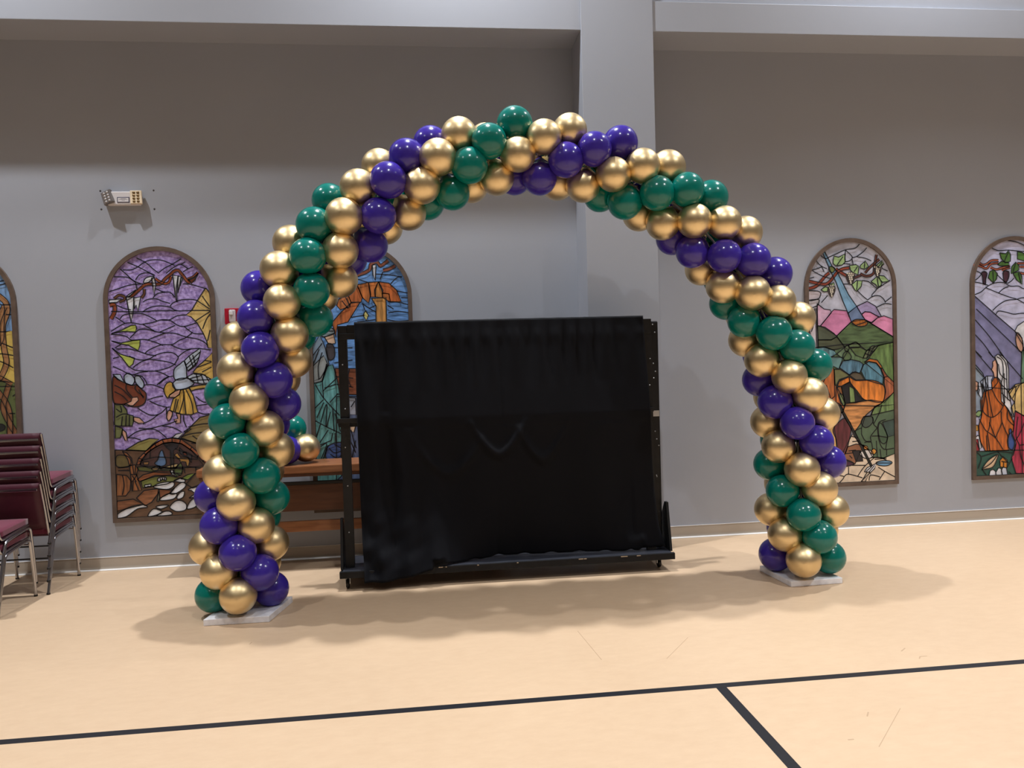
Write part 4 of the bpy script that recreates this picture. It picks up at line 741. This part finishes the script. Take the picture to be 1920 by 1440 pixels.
U5 = ('T', 1800, 430, 6); L5 = ('T', 1800, 660, 5.76); VL = (86, 126, 62)
mural('stained_glass_mural', 'mural cut off at the right photo edge with kneeling veiled woman in orange robe', 4.995, 5.865, (194, 195, 224), '', [
 U5, ('L', [[(430,130),(530,128),(630,145),(720,185),(820,260)],[(320,195),(420,240),(530,235),(640,245),(720,250),(900,230)],[(145,465),(190,475),(230,505),(190,555),(140,585)],[(135,590),(220,605),(310,630)],[(160,735),(230,705),(300,645),(380,605),(480,600),(560,640),(650,640),(720,670),(900,660)],[(290,660),(420,715),(540,760),(640,790),(720,835),(860,900)],[(425,720),(480,670),(540,645)],[(360,915),(430,850),(520,800),(620,790),(720,770),(900,800)],[(395,960),(430,920),(520,935),(600,955),(720,945),(900,980)],[(410,510),(510,600),(560,590),(600,550)]]),
 ('ray', (126,126,166), '', 0, [(130,725),(400,965),(610,1145),(700,1300),(760,1700),(560,1800),(130,1760)]), ('ray', (142,158,178), '', 0, [(130,1480),(250,1620),(300,1760),(230,2120),(130,2100)]),
 ('L', [[(150,870),(400,1110),(690,1390)],[(145,995),(320,1200),(490,1440)],[(145,1165),(260,1290),(365,1440)],[(150,1350),(240,1440)]]),
 ('V', 'vine', (190,102,78), 24, [[(150,402),(220,415),(290,442),(340,392),(430,380)],[(195,350),(240,400),(290,392),(350,352),(430,350)],[(340,430),(400,452),(480,432),(560,412)],[(470,462),(520,440),(560,428)],[(640,385),(720,385),(800,400),(920,380)],[(670,422),(740,425),(900,440)],[(670,490),(720,500),(860,480)]]),
 ] + [('vine_leaf', VL, '', 0, p) for p in [[(440,265),(510,275),(540,235),(565,290),(560,360),(500,380),(460,330)],[(415,395),(460,360),(550,380),(540,410),(450,415)],[(640,250),(700,265),(740,300),(740,365),(640,335)],[(575,420),(620,370),(660,410),(655,460),(570,500)],[(590,495),(660,475),(690,530),(695,620),(630,570)],[(310,545),(330,475),(375,455),(415,500),(405,560),(370,605)],[(820,300),(880,320),(860,380),(800,370)]]] + [
 ('L', [[(540,250),(490,370)],[(620,380),(590,480)],[(650,490),(680,600)],[(365,470),(370,595)]]), ('grapes', (70,42,56), '', 1, [(235,490),(270,475),(300,500),(285,560),(280,615),(255,610),(250,540)]), ('grapes', (78,46,58), '', 1, [(480,480),(540,475),(545,530),(520,590),(490,580)]),
 ('standing_robe', (104,138,114), 'streak', 0, [(690,1370),(760,1330),(900,1300),(1180,1500),(1180,2900),(700,2900),(680,1700)]), ('veil', (226,227,236), '', 0, [(610,1145),(640,1085),(715,1035),(820,1090),(860,1250),(800,1350),(705,1330),(690,1220)]), ('face', SKIN, '', 1, [(620,1240),(640,1160),(690,1230),(705,1330),(680,1380),(640,1330)]),
 L5, ('L', [[(165,0),(330,190)],[(145,150),(250,270)],[(300,0),(370,70)],[(420,0),(670,290)]]),
 ('meadow', (46,88,78), '', 0, [(120,1075),(560,1060),(1150,1060),(1150,1420),(120,1420)]), ('L', [[(170,1080),(225,1140),(190,1260)],[(230,1130),(400,1080),(560,1090)],[(400,1075),(520,1200)],[(560,1150),(500,1250)],[(230,1260),(280,1330)],[(520,1290),(560,1330)]]),
 ('herb', (150,186,128), '', 0, [(145,680),(190,635),(230,635),(225,670),(200,700)]), ('flower', (220,160,70), '', 0, [(150,790),(190,790),(195,850),(150,850)]), ('white_cloth', (222,222,230), '', 0, [(150,930),(185,900),(205,910),(230,1030),(205,1045)]), ('red_pot', (170,52,64), '', 0, [(140,950),(190,940),(205,1065),(140,1068)]),
 ('red_robe', (172,52,78), 'streak', 0, [(590,640),(690,690),(960,700),(980,1320),(600,1310),(550,1150),(600,980),(565,900)]), ('L', [[(620,700),(600,900),(640,1010)],[(690,760),(640,880),(590,960)],[(640,1010),(650,1120),(700,1250)],[(600,990),(570,1120)],[(640,1005),(760,990)]]),
 ('yellow_scarf', (226,196,132), '', 0, [(515,430),(590,350),(690,330),(840,360),(930,700),(690,695),(590,630),(560,720),(545,600),(585,540),(550,500)]), ('L', [[(590,360),(530,450)],[(600,365),(585,540),(590,620)],[(690,340),(690,690)],[(640,350),(560,500)]]),
 ('orange_robe', (190,102,46), 'streak', 0, [(215,530),(250,430),(340,400),(335,330),(360,280),(400,275),(440,320),(470,560),(520,640),(580,770),(570,850),(510,900),(520,1060),(270,1070),(210,960),(195,800),(230,680)]),
 ('L', [[(230,520),(250,650),(340,705),(430,640),(480,540)],[(265,430),(290,560),(300,690)],[(300,420),(320,560),(350,700)],[(340,405),(400,520),(460,580)],[(395,280),(400,330),(340,400)],[(325,710),(290,860),(200,720)],[(290,860),(380,930),(460,1055)],[(290,870),(320,1070)],[(380,920),(450,760)],[(440,640),(450,760),(510,900)],[(310,760),(380,930)],[(510,620),(510,720),(580,800)],[(280,900),(290,1060)]]),
 ('arm', (200,211,230), '', 0, [(190,340),(215,320),(235,410),(240,520),(185,440)]), ('sleeve', (192,202,226), '', 0, [(215,320),(280,260),(350,260),(335,300),(340,400),(260,420)]), ('L', [[(245,290),(235,400)],[(270,270),(270,410)],[(290,260),(300,410)],[(240,330),(260,420)],[(205,400),(195,450)]]), ('hand', SKIN, '', 0, [(140,300),(190,330),(195,400),(170,420),(140,370)]),
 ('face', SKIN, '', 0, [(345,110),(375,80),(395,130),(395,270),(365,275),(355,220),(335,190),(350,150)]), ('veil', (226,227,236), '', 0, [(370,50),(400,25),(450,40),(500,90),(520,180),(520,420),(545,560),(575,700),(550,680),(510,610),(440,530),(435,350),(400,270),(400,130)]), ('L', [[(390,50),(450,100),(460,240),(435,340)],[(420,35),(490,130),(500,330),(510,520)],[(410,130),(430,240),(500,300)],[(440,350),(520,430)],[(440,440),(535,530)],[(470,230),(475,560)]]),
 ('blue_vase', (62,88,152), '', 1, [(525,835),(550,835),(555,890),(585,980),(560,1055),(520,1030),(505,960),(525,890)]), ('leaf', (226,196,162), '', 1, [(235,1260),(300,1170),(400,1105),(395,1150),(350,1240),(260,1265)]), ('L', [[(240,1258),(330,1200),(395,1115)]]), ('lantern', (220,142,56), '', 0, [(425,1170),(460,1130),(505,1165),(500,1250),(430,1240)]), ('L', [[(440,1180),(500,1190)],[(465,1180),(465,1245)]]),
 ('pale_stone', (220,223,233), '', 0, [(305,1345),(320,1280),(350,1265),(380,1290),(388,1345)]), ('pale_stone', (220,223,233), '', 0, [(380,1300),(410,1250),(440,1260),(458,1345),(385,1345)]), ('pale_stone', (206,214,234), '', 0, [(440,1280),(460,1240),(495,1250),(512,1340),(455,1345)])])

U3 = ('T', 570, 470, 3.512); ORG = (194, 114, 58)
mural('stained_glass_mural', 'blue-sky mural with orange palm leaves and teal-robed bearded figure behind the drape', -.962, -.092, (106, 152, 212), 'hstreak', [
 U3, ('L', [[(345,185),(420,210)],[(475,155),(560,160),(645,175)],[(570,220),(610,180),(645,172)],[(520,140),(500,190)],[(610,265),(685,280)],[(640,310),(685,312)],[(550,335),(620,340),(685,355)],[(550,360),(590,385)],[(555,410),(620,400),(690,410)],[(550,455),(620,465),(690,460)],[(385,345),(400,390)],[(310,440),(400,425)],[(350,470),(470,455)],[(385,350),(430,380),(475,405)],[(430,380),(475,360)],[(200,640),(320,640)],[(200,740),(320,720)],[(120,300),(200,260),(330,240)],[(80,420),(180,390)]]),
 ('V', 'branch', (140,80,60), 20, [[(340,165),(400,145),(432,125),(442,90),(480,76),(505,100),(555,65)],[(520,130),(560,122),(600,100)]]), ('icicle', ICE, '', 0, [(450,95),(475,95),(470,195),(455,160)]),
 ('palm_frond', (190,106,58), 'streak', 0, [(185,475),(240,410),(310,345),(370,340),(290,470),(220,490),(210,570)]), ('palm_frond', (186,102,54), 'streak', 0, [(320,245),(350,225),(385,310),(375,340),(310,340),(290,290)]), ('palm_frond', (194,116,68), 'streak', 0, [(230,320),(290,290),(310,340),(300,370),(240,390),(215,360)]), ('palm_frond', ORG, 'streak', 0, [(350,225),(425,210),(440,290),(425,345),(385,310)]), ('palm_frond', ORG, 'streak', 0, [(425,210),(490,205),(470,250),(470,305),(440,305)]), ('palm_frond', (190,102,50), 'streak', 0, [(490,205),(560,215),(610,260),(640,335),(570,340),(560,285),(520,280)]), ('palm_frond', (200,132,66), 'streak', 0, [(490,205),(520,260),(515,310),(470,305),(465,260)]), ('palm_frond', ORG, '', 0, [(515,280),(560,285),(570,340),(520,310)]), ('palm_trunk', (204,146,80), 'streak', 0, [(445,315),(540,310),(548,560),(475,560),(475,365)]), ('L', [[(250,330),(290,380)],[(270,300),(305,370)]]),
 ('star', (226,216,134), '', 0, [(405,395),(425,425),(410,460),(390,425)]),
 ('dark_robe', (100,116,152), 'streak', 0, [(215,960),(720,960),(720,1700),(215,1700)]), ('brick_wall', (136,78,54), 'hstreak', 0, [(205,775),(720,780),(720,960),(215,945)]), ('L', [[(210,830),(325,840)],[(215,880),(325,900)],[(300,780),(290,840),(310,900)],[(255,780),(240,860),(250,940)]]),
 ('cloak', (130,150,170), '', 0, [(40,660),(105,555),(140,640),(165,745),(110,840),(40,870)]), ('cloak', (150,156,156), '', 0, [(40,780),(130,690),(155,745),(120,860),(40,880)]),
 ('teal_robe', (104,164,164), 'streak', 0, [(40,880),(120,860),(155,760),(190,750),(215,830),(240,960),(250,1200),(245,1290),(250,1480),(40,1700)]), ('beard', (72,67,72), '', 1, [(150,620),(190,620),(205,680),(190,715),(160,710)]), ('face', (226,192,164), '', 0, [(135,570),(195,545),(208,610),(165,618)]), ('turban', (150,166,172), '', 1, [(112,545),(150,508),(192,515),(200,545),(130,568)]),
 ('L', [[(60,690),(120,610)],[(100,650),(60,750)],[(120,670),(95,760),(100,850)],[(150,745),(120,860)],[(75,880),(130,970),(235,1085)],[(130,970),(120,850)],[(125,925),(215,840)],[(135,905),(210,880)],[(170,1000),(225,940)],[(70,1040),(130,980)],[(85,1100),(130,1000)],[(110,1130),(150,1010),(145,1160)],[(175,1060),(150,1160)],[(75,1120),(150,1160),(245,1205)],[(190,1040),(200,1190)],[(205,1070),(240,1190)],[(80,1230),(110,1140)],[(95,1280),(160,1180)],[(80,1290),(180,1250)],[(180,1250),(190,1200)],[(85,1310),(150,1270),(110,1380)],[(120,1390),(160,1280)],[(205,1200),(210,1260)],[(130,530),(195,530)]]),
 ('blue_pot', (70,96,152), 'hstreak', 1, [(148,1305),(190,1270),(250,1262),(300,1290),(300,1380),(160,1385)]), ('L', [[(165,1300),(200,1330),(245,1320)],[(175,1340),(215,1365),(245,1350)],[(200,1275),(245,1300)]]),
 ('pale_figure', (170,176,190), '', 0, [(285,965),(340,970),(345,1080),(300,1080)]), ('hand', (220,190,160), '', 0, [(298,1120),(345,1130),(330,1195),(305,1190)]), ('L', [[(310,1180),(330,1260),(345,1300)],[(305,1250),(340,1330)],[(340,1250),(315,1370)],[(310,1030),(335,990)]])])

U1 = ('T', 0, 440, 3.267); VB = (172, 126, 86)
mural('stained_glass_mural', 'mural cut off at the left photo edge with twisted brown vines over yellow', -4.100, -3.230, (124, 160, 206), 'streak', [
 U1, ('yellow_field', (220,192,102), '', 0, [(-700,640),(-200,600),(40,595),(130,580),(130,930),(-700,930)]), ('green_field', (104,116,72), '', 0, [(-700,900),(-300,880),(40,900),(130,910),(130,1900),(-700,1900)]),
 ('L', [[(-60,285),(0,287),(45,275)],[(-80,315),(0,310),(50,295)],[(-60,430),(75,430)],[(40,490),(75,490)],[(15,665),(50,680),(82,692)],[(-100,740),(0,730),(85,740)],[(-80,770),(0,775),(85,815)],[(60,1095),(95,1095)],[(80,990),(95,980)],[(-300,300),(-150,340),(-60,430)],[(-350,500),(-200,460),(-40,520)]]),
 ('V', 'twisted_vine', VB, 30, [[(-40,350),(0,380),(40,420),(45,480),(20,560),(25,680),(42,780),(20,850),(-10,890)],[(-20,680),(8,640),(10,560),(15,480),(30,440)]]), ('V', 'twisted_vine', (150,104,72), 30, [[(-20,950),(40,1030),(62,1110),(60,1260)],[(58,920),(40,980),(22,1060),(60,1150),(100,1215)]]), ('V', 'twisted_vine', (164,116,78), 22, [[(-30,860),(20,885),(75,915)],[(-120,300),(-60,480),(-110,700),(-50,900),(-130,1200)]]), ('pool', (40,44,44), '', 1, [(-40,1170),(10,1160),(35,1175),(20,1200),(-40,1205)])])
